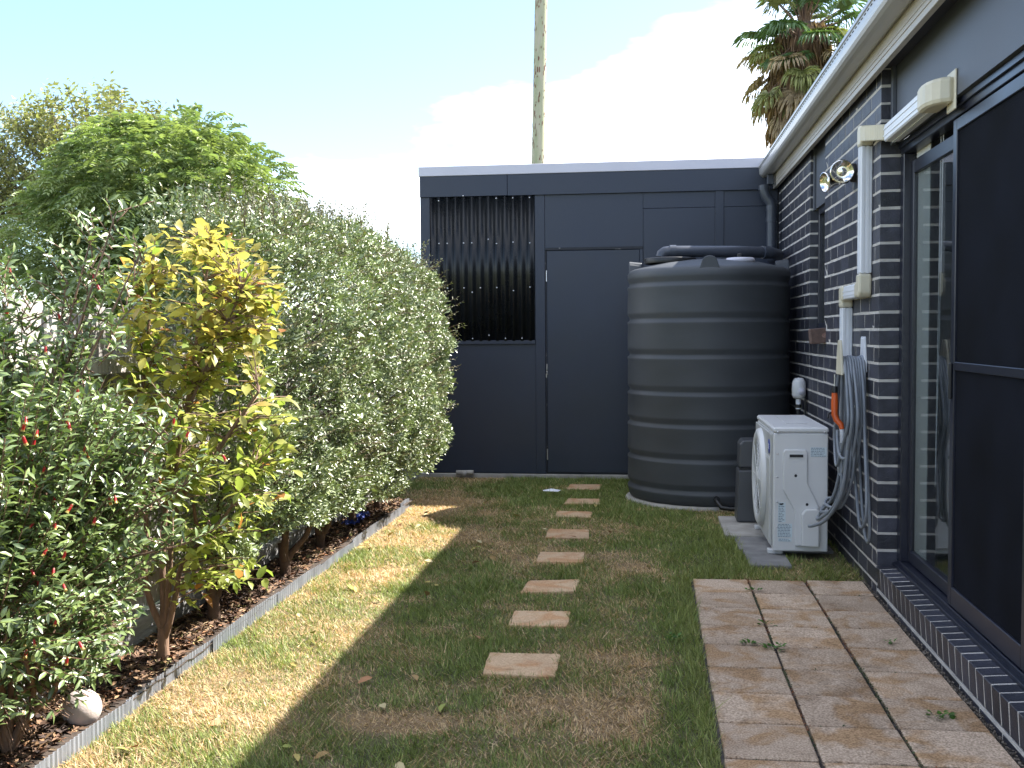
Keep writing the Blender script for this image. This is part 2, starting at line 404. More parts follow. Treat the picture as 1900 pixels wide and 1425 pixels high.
# garden bed soil, slightly mounded
gx = np.linspace(FX - 0.05, EDX + 0.005, 12); gy = np.linspace(1.2, 8.05, 130)
XX, YY = np.meshgrid(gx, gy); X1, Y1 = XX.ravel(), YY.ravel()
Z1 = 0.022 + 0.03 * fbm(X1, Y1, 5, 50) + 0.01 * RNG.random(len(X1))
idx = np.arange(len(X1)).reshape(XX.shape)
Fq = np.stack([idx[:-1, :-1].ravel(), idx[:-1, 1:].ravel(), idx[1:, 1:].ravel(), idx[1:, :-1].ravel()], 1)
bed = tag(mesh_from_np('garden_bed', np.stack([X1, Y1, Z1], 1), Fq, MT['soil']), kind='structure')

def bed_z(x, y): return 0.022 + 0.03 * fbm(x, y, 5, 50) + 0.006

# leaf templates : (along, across, height) -> verts and quads/tris padded as quads is awkward, so triangles only
def leaf_tpl(kind):
    if kind == 'kite':
        v = [(0, 0, 0), (0.45, 0.5, 0.10), (1, 0, 0), (0.45, -0.5, 0.10)]
        f = [(0, 2, 1), (0, 3, 2)]
    elif kind == 'oval':
        v = [(0, 0, 0), (0.25, 0, -0.02), (0.65, 0, 0.0), (1, 0, -0.12), (0.22, 0.40, 0.07), (0.60, 0.48, 0.05), (0.22, -0.40, 0.07), (0.60, -0.48, 0.05)]
        f = [(0, 1, 4), (1, 2, 5), (1, 5, 4), (2, 3, 5), (0, 6, 1), (1, 7, 2), (1, 6, 7), (2, 7, 3)]
    else:   # tri blade
        v = [(0, 0.5, 0), (0, -0.5, 0), (1, 0, 0)]; f = [(0, 1, 2)]
    return np.array(v, dtype=np.float64), np.array(f)

def unit(a): return a / np.maximum(np.linalg.norm(a, axis=-1, keepdims=True), 1e-9)

def leaf_arrays(P, A, N, L, W, C, kind, cvar=0.0, bend=None):
    tv, tf = leaf_tpl(kind); n, k = len(P), len(tv)
    A = unit(A); S = unit(np.cross(N, A)); U = np.cross(A, S)
    L = np.broadcast_to(L, n)[:, None, None]; W = np.broadcast_to(W, n)[:, None, None]
    V = P[:, None, :] + A[:, None, :] * (tv[None, :, 0:1] * L) + S[:, None, :] * (tv[None, :, 1:2] * W) + U[:, None, :] * (tv[None, :, 2:3] * L)
    Fa = (tf[None] + (np.arange(n) * k)[:, None, None]).reshape(-1, 3)
    Cc = np.repeat(C, k, axis=0)
    return V.reshape(-1, 3), Fa, Cc

def cat_arrays(lst):
    Vs, Fs, Cs, o = [], [], [], 0
    for V, Fa, Cc in lst:
        Vs.append(V); Fs.append(Fa + o); Cs.append(Cc); o += len(V)
    return np.concatenate(Vs), np.concatenate(Fs), np.concatenate(Cs)

# mulch and leaf litter on the bed : uncountable
n = 15000
px_ = RNG.uniform(FX + 0.02, EDX - 0.045, n); py_ = RNG.uniform(2.0, 8.0, n)
P = np.stack([px_, py_, bed_z(px_, py_) + RNG.uniform(0, 0.008, n)], 1)
th = RNG.uniform(0, 6.283, n); A = np.stack([np.cos(th), np.sin(th), RNG.normal(0, 0.3, n)], 1)
N = np.stack([RNG.normal(0, 0.4, n), RNG.normal(0, 0.4, n), np.ones(n)], 1)
pal = np.array([(0.10, 0.055, 0.035), (0.17, 0.10, 0.06), (0.28, 0.17, 0.09), (0.36, 0.27, 0.17), (0.055, 0.035, 0.028), (0.30, 0.14, 0.07), (0.33, 0.30, 0.12)])
C = pal[RNG.choice(7, n, p=[.26, .22, .14, .08, .22, .05, .03])] * RNG.uniform(0.7, 1.2, (n, 1))
V, Fa, Cc = leaf_arrays(P, A, N, RNG.uniform(0.02, 0.055, n), RNG.uniform(0.008, 0.022, n), C, 'kite')
tag(mesh_from_np('mulch', V, Fa, MT['litter'], None, Cc), 'brown bark mulch and leaf litter covering the garden bed', 'mulch', kind='stuff')

# ------------------------------------------------------------------ paving
PE = [0.228, 0.5225, 0.825, 1.120]; PY0 = 5.70; PS = 0.302
pv = bpy.data.objects.new('paving', None); pv.location = (0.67, 4.2, 0); link(pv); tag(pv, kind='structure')
mb = MB(); mb.box(0.225, HX - 0.002, 1.5, PY0 + 0.004, -0.03, -0.006 + 0.004)
mb.build('bedding', MT['gravel'], pv)
pmesh = []
for k in range(4):
    vs_, fs_ = cbox(Vector((0.1425, 0.1465, 0.022)), 0.0035)
    rr = random.Random(k); me = bpy.data.meshes.new('paver')
    me.from_pydata([(x + rr.uniform(-.0012, .0012), y + rr.uniform(-.0012, .0012), z + rr.uniform(-.0008, .0008)) for x, y, z in vs_], [], fs_)
    me.update(); fix_normals(me); me.materials.append(MT['paver']); pmesh.append(me)
for r in range(14):
    for c in range(3):
        o = bpy.data.objects.new('paver', pmesh[random.randrange(4)])
        o.location = Vector(((PE[c] + PE[c + 1]) / 2 + random.uniform(-.002, .002), PY0 - PS * (r + 0.5) + random.uniform(-.002, .002), -0.009 + random.uniform(-.002, .002))) - pv.location
        o.rotation_euler = (random.uniform(-.004, .004), random.uniform(-.004, .004), random.choice((0, math.pi)) + random.uniform(-.006, .006))
        link(o, pv)
# gravel along the wall foot
n = 2600
P = np.stack([RNG.uniform(1.118, HX - 0.004, n), RNG.uniform(2.4, 5.75, n), RNG.uniform(-0.004, 0.010, n)], 1)
th = RNG.uniform(0, 6.283, n); A = np.stack([np.cos(th), np.sin(th), RNG.normal(0, .5, n)], 1); N = RNG.normal(0, .5, (n, 3)) + (0, 0, 1)
C = np.array((0.14, 0.115, 0.09)) * RNG.uniform(0.3, 1.8, (n, 1))
V, Fa, Cc = leaf_arrays(P, A, N, RNG.uniform(.005, .014, n), RNG.uniform(.004, .01, n), C, 'kite')
# crumbs of soil and moss in the joints
m2 = 3000; col_i = RNG.integers(1, 3, m2); long_ = RNG.random(m2) < 0.7
jx = np.where(long_, np.array(PE)[col_i] + RNG.normal(0, .003, m2), RNG.uniform(PE[0], PE[3], m2))
jy = np.where(long_, RNG.uniform(2.4, PY0, m2), PY0 - PS * RNG.integers(0, 11, m2) + RNG.normal(0, .003, m2))
P = np.stack([jx, jy, RNG.uniform(0.000, 0.012, m2)], 1); th = RNG.uniform(0, 6.283, m2)
A = np.stack([np.cos(th), np.sin(th), RNG.normal(0, .3, m2)], 1); N = RNG.normal(0, .5, (m2, 3)) + (0, 0, 1)
pal = np.array([(0.09, 0.06, 0.04), (0.20, 0.085, 0.04), (0.06, 0.075, 0.03), (0.04, 0.03, 0.025)])
patch = (vnoise(jx, jy, 4, 77) * 4).astype(int).clip(0, 3)
C = pal[patch] * RNG.uniform(0.6, 1.4, (m2, 1))
b_ = leaf_arrays(P, A, N, RNG.uniform(.005, .013, m2), RNG.uniform(.004, .009, m2), C, 'kite')
V, Fa, Cc = cat_arrays([(V, Fa, Cc), b_])
tag(mesh_from_np('grit', V, Fa, MT['litter'], None, Cc), 'dark grit and soil crumbs in the paving joints and along the wall foot', 'grit', kind='stuff')

# stepping stones, near to far
STEPS = [[(-0.645, 4.015), (-0.662, 4.295), (-0.361, 4.300), (-0.362, 4.015)], [(-0.637, 4.706), (-0.637, 4.962), (-0.37, 4.975), (-0.368, 4.712)],
         [(-0.652, 5.305), (-0.645, 5.572), (-0.368, 5.636), (-0.377, 5.375)], [(-0.650, 6.045), (-0.655, 6.323), (-0.384, 6.333), (-0.376, 6.055)],
         [(-0.668, 6.775), (-0.675, 7.080), (-0.40, 7.075), (-0.383, 6.760)], [(-0.68, 7.545), (-0.682, 7.80), (-0.416, 7.785), (-0.411, 7.545)],
         [(-0.655, 8.113), (-0.645, 8.40), (-0.378, 8.40), (-0.378, 8.11)], [(-0.697, 8.90), (-0.684, 9.19), (-0.404, 9.20), (-0.410, 8.88)]]
WHO = ['largest looking stepping stone, nearest to the camera on the lawn', 'second stepping stone from the camera, pale sandstone slab', 'third stepping stone from the camera, slightly skewed sandstone slab',
       'fourth stepping stone from the camera, orange brown slab', 'fifth stepping stone from the camera in the row across the lawn', 'sixth stepping stone from the camera, thin looking slab level with the tank base',
       'second stepping stone from the shed, half sunk in grass', 'stepping stone nearest to the dark shed, farthest from the camera']
for q, lab in zip(STEPS, WHO):
    cx = sum(p[0] for p in q) / 4; cy = sum(p[1] for p in q) / 4
    mb = MB(); ins = [(cx + (x - cx) * 0.985, cy + (y - cy) * 0.985) for x, y in q]
    # chipped outline
    def ring(pts, z, j):
        o = []
        rr = random.Random(int(cy * 100))
        for i in range(4):
            a, b = pts[i], pts[(i + 1) % 4]
            for t in (0.03, 0.2, 0.4, 0.6, 0.8, 0.97):
                o.append((a[0] + (b[0] - a[0]) * t + rr.uniform(-j, j), a[1] + (b[1] - a[1]) * t + rr.uniform(-j, j), z))
        return o
    a, b, c_ = ring(q, -0.03, .003), ring(q, 0.004, .003), ring(ins, 0.008, .003)
    nn = len(a)
    mb.add(a + b + c_, [(i, (i + 1) % nn, nn + (i + 1) % nn, nn + i) for i in range(nn)] + [(nn + i, nn + (i + 1) % nn, 2 * nn + (i + 1) % nn, 2 * nn + i) for i in range(nn)] + [tuple(range(2 * nn, 3 * nn))])
    o = mb.build('stepping_stone', MT['step']); tag(o, lab, 'stepping stone', 'stepping stones across the lawn')

# ------------------------------------------------------------------ grass (uncountable)
TANK_C = (0.47, 8.58); TANK_R = 0.635
def blocked(x, y):
    b = (x > 0.222) & (y < 5.705)
    b |= (x > HX - 0.005) | (x < EDX + 0.012) & (y < 8.0) | (y > SY - 0.03)
    b |= (x - TANK_C[0]) ** 2 + (y - TANK_C[1]) ** 2 < 0.652 ** 2
    b |= (x > 0.49) & (y > 6.86) & (y < 7.60) & (x < 0.80)
    b |= (x > 0.565) & (x < 0.795) & (y > 6.03) & (y <= 6.5); b |= (x > 0.56) & (x < 1.12) & (y > 6.30) & (y <= 7.6)
    for q in STEPS:
        xs = [p[0] for p in q]; ys = [p[1] for p in q]
        b |= (x > min(xs) + .022 - .02 * vnoise(x, y, 20, 4)) & (x < max(xs) - .022 + .02 * vnoise(x, y, 20, 5)) & (y > min(ys) + .030 - .03 * vnoise(x, y, 16, 6)) & (y < max(ys) - .012)
    return b
def grass_layer(n, hmin, hmax, wmul, yexp, seed):
    rg = np.random.default_rng(seed)
    y = 2.3 + (SY - 2.3) * rg.random(n) ** yexp; x = rg.uniform(-2.12, HX, n)
    keep = ~blocked(x, y); keep &= rg.random(n) < 0.62 + 0.5 * fbm(x, y, 5.0, 60); x, y = x[keep], y[keep]; n = len(x)
    d = dryness(x, y)
    isdry = rg.random(n) < np.clip(d * 1.15, 0.05, 0.97)
    f = rg.random((n, 1))
    C = np.where(isdry[:, None], STRAW * f + STRAW2 * (1 - f), GREEN * f + GREEN2 * (1 - f)) * rg.uniform(0.55, 1.40, (n, 1))
    h = rg.uniform(hmin, hmax, n) * (1.15 - 0.45 * d) * (0.45 + 1.2 * fbm(x, y, 6.0, 21))
    # longer tufts by the paving edge, the slab and the stones
    lg = np.exp(-((x - 0.20) / 0.07) ** 2) * (y < 5.8) + np.exp(-((y - 5.82) / 0.13) ** 2) * (x > 0.25) + 1.2 * np.exp(-((y - 6.0) / 0.12) ** 2) * (x > 0.45) + np.exp(-((x - 0.47) / .1) ** 2) * (y > 6) * (y < 7.1)
    lg = np.clip(lg, 0, 1.3) * (rg.random(n) < 0.55); h = h * (1 + 0.7 * lg)
    C = np.where((lg > 0.3)[:, None] & (rg.random((n, 1)) < .8), GREEN2 * (0.5 + 0.7 * f), C)
    th = rg.uniform(0, 6.283, n); lean = np.where(isdry, rg.uniform(0.6, 2.6, n), rg.uniform(0.2, 1.5, n)); th = th * 0.8 + 3.0 * vnoise(x, y, 9.0, 66)
    A = np.stack([np.cos(th) * lean, np.sin(th) * lean, np.ones(n)], 1)
    N = np.stack([-np.sin(th) + rg.normal(0, .3, n), np.cos(th) + rg.normal(0, .3, n), rg.normal(0, .4, n)], 1)
    N = np.cross(A, N)
    w = rg.uniform(0.0022, 0.0048, n) * wmul * (1 + 0.10 * np.maximum(0, y - 3.5))
    return leaf_arrays(np.stack([x, y, np.full(n, -0.004)], 1), A, N, h, w, C, 'blade')
V, Fa, Cc = cat_arrays([grass_layer(420000, 0.014, 0.036, 1.0, 1.35, 1), grass_layer(45000, 0.03, 0.058, 1.0, 1.3, 2)])
tag(mesh_from_np('lawn_grass', V, Fa, MT['grass'], None, Cc), 'patchy green and straw coloured lawn grass', 'grass', kind='stuff')

# ------------------------------------------------------------------ house
house = thing('brick_house', (HX, 5.5, 0), 'dark charcoal brick house with cream eaves along the right side', 'house')
Y_NEAR, Y_WIN0, Y_WIN1 = 5.49, 7.162, 7.803
ZC0, CH = 2.5452, 0.086
RX = 1.24   # recessed plane
wall = MB()
RC = 0.0012
wall.box(HX + RC, HX + 0.11, Y_NEAR + RC, Y_WIN0 - RC, -0.05, 2.66)
wall.box(HX + RC, HX + 0.11, Y_WIN1 + RC, SY + 0.5, -0.05, 2.66)
wall.box(HX + RC, HX + 0.11, Y_WIN0 - RC + 0.001, Y_WIN1 + RC - 0.001, -0.05, 1.27)
wall.box(HX + RC, HX + 0.10, 1.0, Y_NEAR + RC - 0.001, -0.05, 0.030)
wall_o = wall.build('wall', MT['mortar'], house)
bm_cache = {}
def brick_mesh(lx, ly, lz, var, mname='brick'):
    key = (round(lx, 3), round(ly, 3), round(lz, 3), var, mname)
    if key in bm_cache: return bm_cache[key]
    vs_, fs_ = cbox(Vector((lx / 2, ly / 2, lz / 2)), 0.0022)
    rr = random.Random(hash(key[:4]) & 0xffff); me = bpy.data.meshes.new('brick')
    me.from_pydata([(x + rr.uniform(-.0008, .0008), y + rr.uniform(-.0008, .0008), z + rr.uniform(-.0008, .0008)) for x, y, z in vs_], [], fs_)
    me.update(); fix_normals(me); me.materials.append(MT[mname]); bm_cache[key] = me
    return me
bricks = []   # (centre, size)
def run(y0, y1, k, offset):
    z = ZC0 - CH * k - CH / 2
    pos = y0; first = True
    while pos < y1 - 0.02:
        L = 0.23
        if first and offset: L = 0.11
        L = min(L, y1 - pos)
        if L > 0.03: bricks.append((Vector((HX + 0.055, pos + L / 2, z)), (0.11, L, 0.074)))
        pos += L + 0.01; first = False
for k in range(-1, 30):
    run(Y_NEAR, Y_WIN0, k, k % 2)
    run(Y_WIN1, SY + 0.25, k, (k + 1) % 2)
    if k >= 15: run(Y_WIN0 + 0.01, Y_WIN1 - 0.01, k, 0)
for i in range(18): bricks.append((Vector((HX + 0.05, Y_NEAR - 0.125 - 0.24 * i, -0.012)), (0.10, 0.23, 0.062)))
bricks.sort(key=lambda b: b[0].y)
bricks = [b for b in bricks if b[0].y > 2.6]
far = MB()
for i, (c, s) in enumerate(bricks):
    if i < 285:
        o = bpy.data.objects.new('brick', brick_mesh(*s, random.randrange(3)))
        o.location = c + Vector((random.uniform(-.0007, .0007), 0, random.uniform(-.001, .001))) - house.location
        o.rotation_euler = (random.uniform(-.003, .003), 0, random.uniform(-.002, .002))
        link(o, wall_o)
    else:
        vs_, fs_ = cbox(Vector((s[0] / 2, s[1] / 2, s[2] / 2)), 0.0022); dx = random.uniform(-.0007, .0007)
        far.add([(c.x + x + dx, c.y + y, c.z + z) for x, y, z in vs_], fs_)
tag(far.build('far_bricks', MT['brick'], wall_o), kind='stuff')

# brick-on-edge sill under the sliding door
sill = MB(); sill.box(HX + 0.0003, HX + 0.1127, 1.6, Y_NEAR - 0.0135, 0.0395, 0.1487, 0, Matrix.Rotation(R(-4), 3, 'Y')); sill.box(HX + 0.1, RX + 0.06, 1.6, Y_NEAR - 0.003, 0.05, 0.146)
sill_o = sill.build('door_sill', MT['mortar'], house)
y = Y_NEAR - 0.012
while y > 2.2:
    me = brick_mesh(0.115, 0.076, 0.112, random.randrange(3))
    o = bpy.data.objects.new('brick', me); o.location = Vector((HX + 0.0565, y - 0.038, 0.094)) - house.location
    o.rotation_euler = (random.uniform(-.008, .008), R(-4.0), random.uniform(-.005, .005)); link(o, sill_o)
    y -= 0.0862
# window sill, odd brown brick proud of the wall
ws = MB(); ws.box(HX - 0.045, HX + 0.10, Y_WIN0 + 0.03, Y_WIN1 - 0.01, 1.272, 1.345, 0.004, Matrix.Rotation(R(-6), 3, 'Y'))
ws_o = ws.build('window_sill', MT['brick'], house)
ws = MB(); ws.box(HX - 0.095, HX + 0.03, Y_WIN0 - 0.065, Y_WIN0 + 0.025, 1.252, 1.352, 0.005, Matrix.Rotation(R(-5), 3, 'Y'))
o = ws.build('brick', MT['sillbrick'], ws_o); o["label"] = 'brown sill brick jutting out of the wall'
ws = MB()
rr = random.Random(5)
pts = [(HX + 0.03 + rr.uniform(-.012, .012) - (0.06 if 2 < i < 6 else .02), 1.262 + .0105 * i) for i in range(9)]
ws.prism(pts + [(HX + 0.034, 1.346), (HX + 0.034, 1.262)], 'y', Y_WIN0 - 0.068, Y_WIN0 - 0.05)
ws.build('broken_face', MT['redcore'], ws_o)

# eaves
FXo, ZF = 1.09, 2.583
Y_END, Y_BACK = SY - 0.03, -2.5
eb = MB(); eb.box(FXo, FXo + 0.028, -2.5, 4.30, ZF, 2.80, 0.002); eb.box(FXo, FXo + 0.028, 4.303, SY - 0.05, ZF, 2.80, 0.002)
fas = eb.build('fascia', MT['cream'], house)
eb = MB(); eb.box(FXo - 0.004, FXo - 0.0005, -2.5, SY - 0.05, ZF + 0.03, ZF + 0.034); eb.box(FXo - 0.003, FXo - 0.0005, -2.5, SY - 0.05, ZF + 0.056, ZF + 0.059)
eb.build('bead', MT['cream'], fas)
eb = MB(); eb.box(FXo + 0.03, HX + 0.4, -2.5, SY + 0.4, 2.632, 2.66)
eb.build('soffit', MT['soffit'], house)
prof = [(FXo - 0.001, 2.700), (FXo - 0.02, 2.690), (1.02, 2.688), (0.998, 2.691), (0.983, 2.700), (0.975, 2.715), (0.971, 2.735), (0.968, 2.768), (0.962, 2.772), (0.962, 2.786), (0.972, 2.790)]
inn = [(0.9745, 2.783), (0.9745, 2.735), (0.978, 2.716), (0.986, 2.704), (0.999, 2.6945), (1.02, 2.6915), (FXo - 0.02, 2.6935), (FXo - 0.001, 2.7035)]
gm = MB(); gm.prism(prof + inn, 'y', Y_BACK, Y_END)
gut = gm.build('gutter', MT['gutter'], house)
gm = MB(); gm.prism([(FXo - 0.001, 2.69), (1.0, 2.688), (0.972, 2.715), (0.966, 2.786), (FXo - 0.001, 2.786)], 'y', Y_END - 0.001, Y_END + 0.003)
gm.build('end_cap', MT['gutter'], gut)
gm = MB()
y = 0.5
while y < Y_END:                      # slots pressed in the gutter face
    gm.box(0.9665, 0.9700, y, y + 0.035, 2.757, 2.760); y += 0.07
gm.build('overflow_slots', MT['dark'], gut)['kind'] = 'stuff'
gm = MB(); rs = 0.40
gm.add([(0.985, -2.5, 2.805), (0.985, SY + 0.3, 2.805), (5.0, SY + 0.3, 2.805 + rs * 4.0), (5.0, -2.5, 2.805 + rs * 4.0), (0.985, -2.5, 2.825), (0.985, SY + 0.3, 2.825), (5.0, SY + 0.3, 2.83 + rs * 4.0), (5.0, -2.5, 2.83 + rs * 4.0)],
       [(0, 1, 2, 3), (4, 7, 6, 5), (0, 4, 5, 1), (2, 6, 7, 3), (0, 3, 7, 4), (1, 5, 6, 2)])
gm.add([(5.001, -2.5, 4.42), (5.001, SY + 0.3, 4.42), (9.0, SY + 0.3, 2.82), (9.0, -2.5, 2.82)], [(0, 1, 2, 3)])
gm.build('roof', MT['roof'], house)

# lintel panels
lp = MB(); lp.box(1.21, 1.235, 1.0, Y_NEAR - 0.002, 2.262, 2.64)
lp_o = lp.build('door_lintel_panel', MT['panel'], house)
lp = MB(); lp.box(1.19, 1.2095, Y_NEAR - 0.045, Y_NEAR - 0.003, 2.25, 2.64, 0.002)
lp.build('cover_strip', MT['panel'], lp_o)
lp = MB(); lp.box(1.18, 1.205, Y_WIN0 + 0.002, Y_WIN1 - 0.002, 2.20, 2.64)
lp_o = lp.build('window_lintel_panel', MT['panel'], house)
lp = MB(); lp.box(1.165, 1.1795, Y_WIN1 - 0.04, Y_WIN1 - 0.003, 2.19, 2.64, 0.002)
lp.build('cover_strip', MT['panel'], lp_o)

# sliding door
DX = RX
sd = MB(); sd.box(DX, DX + 0.06, 2.8, Y_NEAR - 0.008, 2.20, 2.2615, 0.003); sd.box(DX - 0.012, DX + 0.0, 2.8, Y_NEAR - 0.008, 2.232, 2.258, 0.002)
sd.box(DX, DX + 0.06, 2.8, Y_NEAR - 0.008, 0.152, 0.185, 0.002); sd.box(DX - 0.02, DX + 0.002, 2.8, Y_NEAR - 0.008, 0.152, 0.168, 0.002)
sd.box(DX, DX + 0.06, Y_NEAR - 0.075, Y_NEAR - 0.008, 0.1855, 2.1995, 0.003)
sdoor = sd.build('sliding_door', MT['alu'], house)
ps = MB()
GX = DX + 0.035
for (a, b) in ((Y_NEAR - 0.125, Y_NEAR - 0.076), (4.585, 4.64)): ps.box(GX, GX + 0.03, a, b, 0.19, 2.16, 0.003)
ps.box(GX, GX + 0.03, 4.641, Y_NEAR - 0.126, 0.19, 0.25, 0.003); ps.box(GX, GX + 0.03, 4.641, Y_NEAR - 0.126, 2.095, 2.16, 0.003)
ps.build('sash', MT['alu'], sdoor)
ps = MB(); ps.box(GX + 0.012, GX + 0.018, 4.64, Y_NEAR - 0.125, 0.245, 2.10); ps.build('pane', MT['glass'], sdoor)
sc_ = MB(); SX = DX + 0.004
for (a, b) in ((4.535, 4.585), (3.66, 3.705)): sc_.box(SX, SX + 0.026, a, b, 0.19, 2.195, 0.003)
sc_.box(SX, SX + 0.026, 3.7055, 4.5345, 2.145, 2.195, 0.003); sc_.box(SX, SX + 0.026, 3.7055, 4.5345, 0.19, 0.27, 0.003); sc_.box(SX, SX + 0.024, 3.7055, 4.5345, 1.17, 1.205, 0.003)
sc_.build('screen_frame', MT['alu'], sdoor)
sc_ = MB(); sc_.box(SX + 0.010, SX + 0.014, 3.70, 4.54, 0.26, 2.15); sc_.build('screen_mesh', MT['screen'], sdoor)
sc_ = MB(); sc_.box(SX - 0.012, SX - 0.0005, 4.548, 4.572, 1.05, 1.20, 0.004); sc_.build('handle', MT['black'], sdoor)
sc_ = MB(); sc_.box(SX, SX + 0.026, 2.8, 3.655, 0.19, 2.195, 0.003); sc_.build('side_panel', MT['alu'], sdoor)
# room behind the glass
rm = MB()
rm.add([(1.31, 2.6, .16), (4.2, 2.6, .16), (4.2, 5.6, .16), (1.31, 5.6, .16), (1.31, 2.6, 2.5), (4.2, 2.6, 2.5), (4.2, 5.6, 2.5), (1.31, 5.6, 2.5)], [(0, 1, 2, 3), (4, 5, 6, 7), (0, 1, 5, 4), (1, 2, 6, 5), (2, 3, 7, 6)])
rm.build('room', MT['room'], house)
bl = MB(); bl.box(1.297, 1.301, 5.15, 5.40, 0.24, 2.2); b_o = bl.build('blind', MT['blind'], house)
bl = MB(); bl.tube([(1.297, 4.97, 2.2), (1.297, 4.985, 1.2), (1.297, 5.0, 0.62)], .002, 6); bl.tube([(1.297, 4.93, 2.2), (1.297, 4.965, 1.2), (1.297, 5.0, 0.62)], .002, 6); bl.build('chain', MT['white'], b_o)
# narrow window
nw = MB()
for a in (Y_WIN0 + 0.012, Y_WIN1 - 0.055): nw.box(1.20, 1.25, a, a + 0.045, 1.345, 2.1995, 0.003)
nw.box(1.20, 1.25, Y_WIN0 + 0.058, Y_WIN1 - 0.056, 1.345, 1.39, 0.003); nw.box(1.20, 1.25, Y_WIN0 + 0.058, Y_WIN1 - 0.056, 2.155, 2.1995, 0.003)
win = nw.build('window', MT['alu'], house)
nw = MB(); nw.box(1.222, 1.228, Y_WIN0 + 0.05, Y_WIN1 - 0.05, 1.38, 2.165); nw.build('pane', MT['glass'], win)
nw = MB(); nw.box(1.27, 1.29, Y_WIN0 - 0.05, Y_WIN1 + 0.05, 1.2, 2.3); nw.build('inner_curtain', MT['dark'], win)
# rest of the body
hb = MB(); hb.box(1.2565, 1.27, 5.60, SY + 0.5, -0.05, 2.63); hb.box(4.25, 8.7, -2.4, SY + 0.4, -0.05, 2.65); hb.box(1.2, 4.2, -2.4, 2.55, -0.05, 2.64); hb.box(1.2565, 4.2, SY + 0.3, SY + 0.5, -0.05, 2.64)
hb.build('inner_wall', MT['dark'], house)
# downpipe
dp = MB(); DPX, DPY = 1.075, 9.44
dp.box(DPX - 0.055, DPX + 0.0, DPY - 0.045, DPY + 0.035, 2.60, 2.687, 0.004)
dp_o = dp.build('downpipe', MT['pvc'], house)
dp = MB(); dp.tube([(0.995, DPY, 2.60), (0.997, DPY, 2.55), (1.015, DPY, 2.50), (1.05, DPY, 2.455), (1.06, DPY, 2.42), (1.06, DPY, 2.30)], 0.045, 20)
dp.tube([(1.06, DPY, 2.299), (1.06, DPY, 1.99)], 0.043, 20)
for z in (2.575, 2.40, 2.30): dp.tube([(0.995 if z > 2.5 else 1.06, DPY, z - 0.02), (0.995 if z > 2.5 else 1.06, DPY, z + 0.02)], 0.049, 20)
dp.build('pipe', MT['pvc'], dp_o)

# ------------------------------------------------------------------ shed
shed = thing('garden_shed', (-0.5, SY, 0), 'dark navy flat roofed shed with plain door at the back', 'shed')
SL, SR = -2.085, 1.10
s_ = MB(); s_.box(SL + 0.02, SR + 0.6, SY + 0.03, SY + 3.2, 0.03, 2.76); s_.build('body', MT['shed'], shed)
s_ = MB(); s_.box(SL - 0.01, SR, SY - 0.035, SY + 3.3, 2.775, 2.862, 0.003); s_.build('roof_flashing', MT['trim'], shed)
s_ = MB(); s_.box(SL, -1.274, SY - 0.028, SY + 0.02, 2.585, 2.7745, 0.002); s_.box(-1.271, SR - 0.005, SY - 0.028, SY + 0.02, 2.583, 2.7745, 0.002)
s_.build('fascia_board', MT['shed'], shed)
s_ = MB(); s_.box(SL, -1.995, SY - 0.012, SY + 0.0295, 0.04, 2.5845, 0.002); s_.build('corner_post', MT['shed'], shed)
s_ = MB(); s_.box(-1.025, -0.935, SY - 0.010, SY + 0.0295, 0.04, 2.5845, 0.002); s_.build('door_post', MT['shed'], shed)
s_ = MB(); s_.box(-1.994, -1.026, SY - 0.002, SY + 0.0285, 0.045, 1.232, 0.001); s_.build('lower_panel', MT['shed'], shed)
s_ = MB(); s_.box(-1.994, -1.026, SY - 0.024, SY + 0.02, 1.233, 1.268, 0.002); s_.build('batten', MT['shed'], shed)
s_ = MB(); s_.box(-0.934, -0.048, SY - 0.003, SY + 0.0285, 2.105, 2.5845, 0.001); s_.build('panel_over_door', MT['shed'], shed)
for (a, b, z0, z1) in ((-0.046, 0.588, 2.443, 2.5845), (-0.046, 0.588, 0.045, 2.440), (0.666, 1.13, 2.443, 2.5845), (0.666, 1.13, 0.045, 2.440)):
    s_ = MB(); s_.box(a, b, SY - 0.002, SY + 0.0285, z0, z1, 0.001); s_.build('wall_panel', MT['shed'], shed)
s_ = MB(); s_.box(0.589, 0.665, SY - 0.014, SY + 0.0295, 0.045, 2.5845, 0.002); s_.build('cover_batten', MT['shed'], shed)
s_ = MB(); s_.box(-0.918, -0.078, SY - 0.010, SY + 0.02, 0.055, 2.078, 0.003)
dr = s_.build('door', MT['shed2'], shed)
s_ = MB(); s_.box(-0.934, -0.049, SY - 0.014, SY + 0.0, 2.082, 2.104, 0.001); s_.build('frame_head', MT['worn'], dr)
s_ = MB(); s_.box(-0.076, -0.050, SY - 0.013, SY + 0.0, 0.05, 2.081, 0.001); s_.build('frame_side', MT['shed'], dr)
s_ = MB(); s_.box(-0.933, -0.921, SY - 0.005, SY + 0.0, 0.05, 2.081, 0.001); s_.build('frame_edge', MT['worn'], dr)
for z in (1.85, 1.0, 0.22):
    s_ = MB(); s_.tube([(-0.92, SY - 0.013, z - 0.05), (-0.92, SY - 0.013, z + 0.05)], 0.005, 8); s_.build('hinge', MT['screw'], dr)
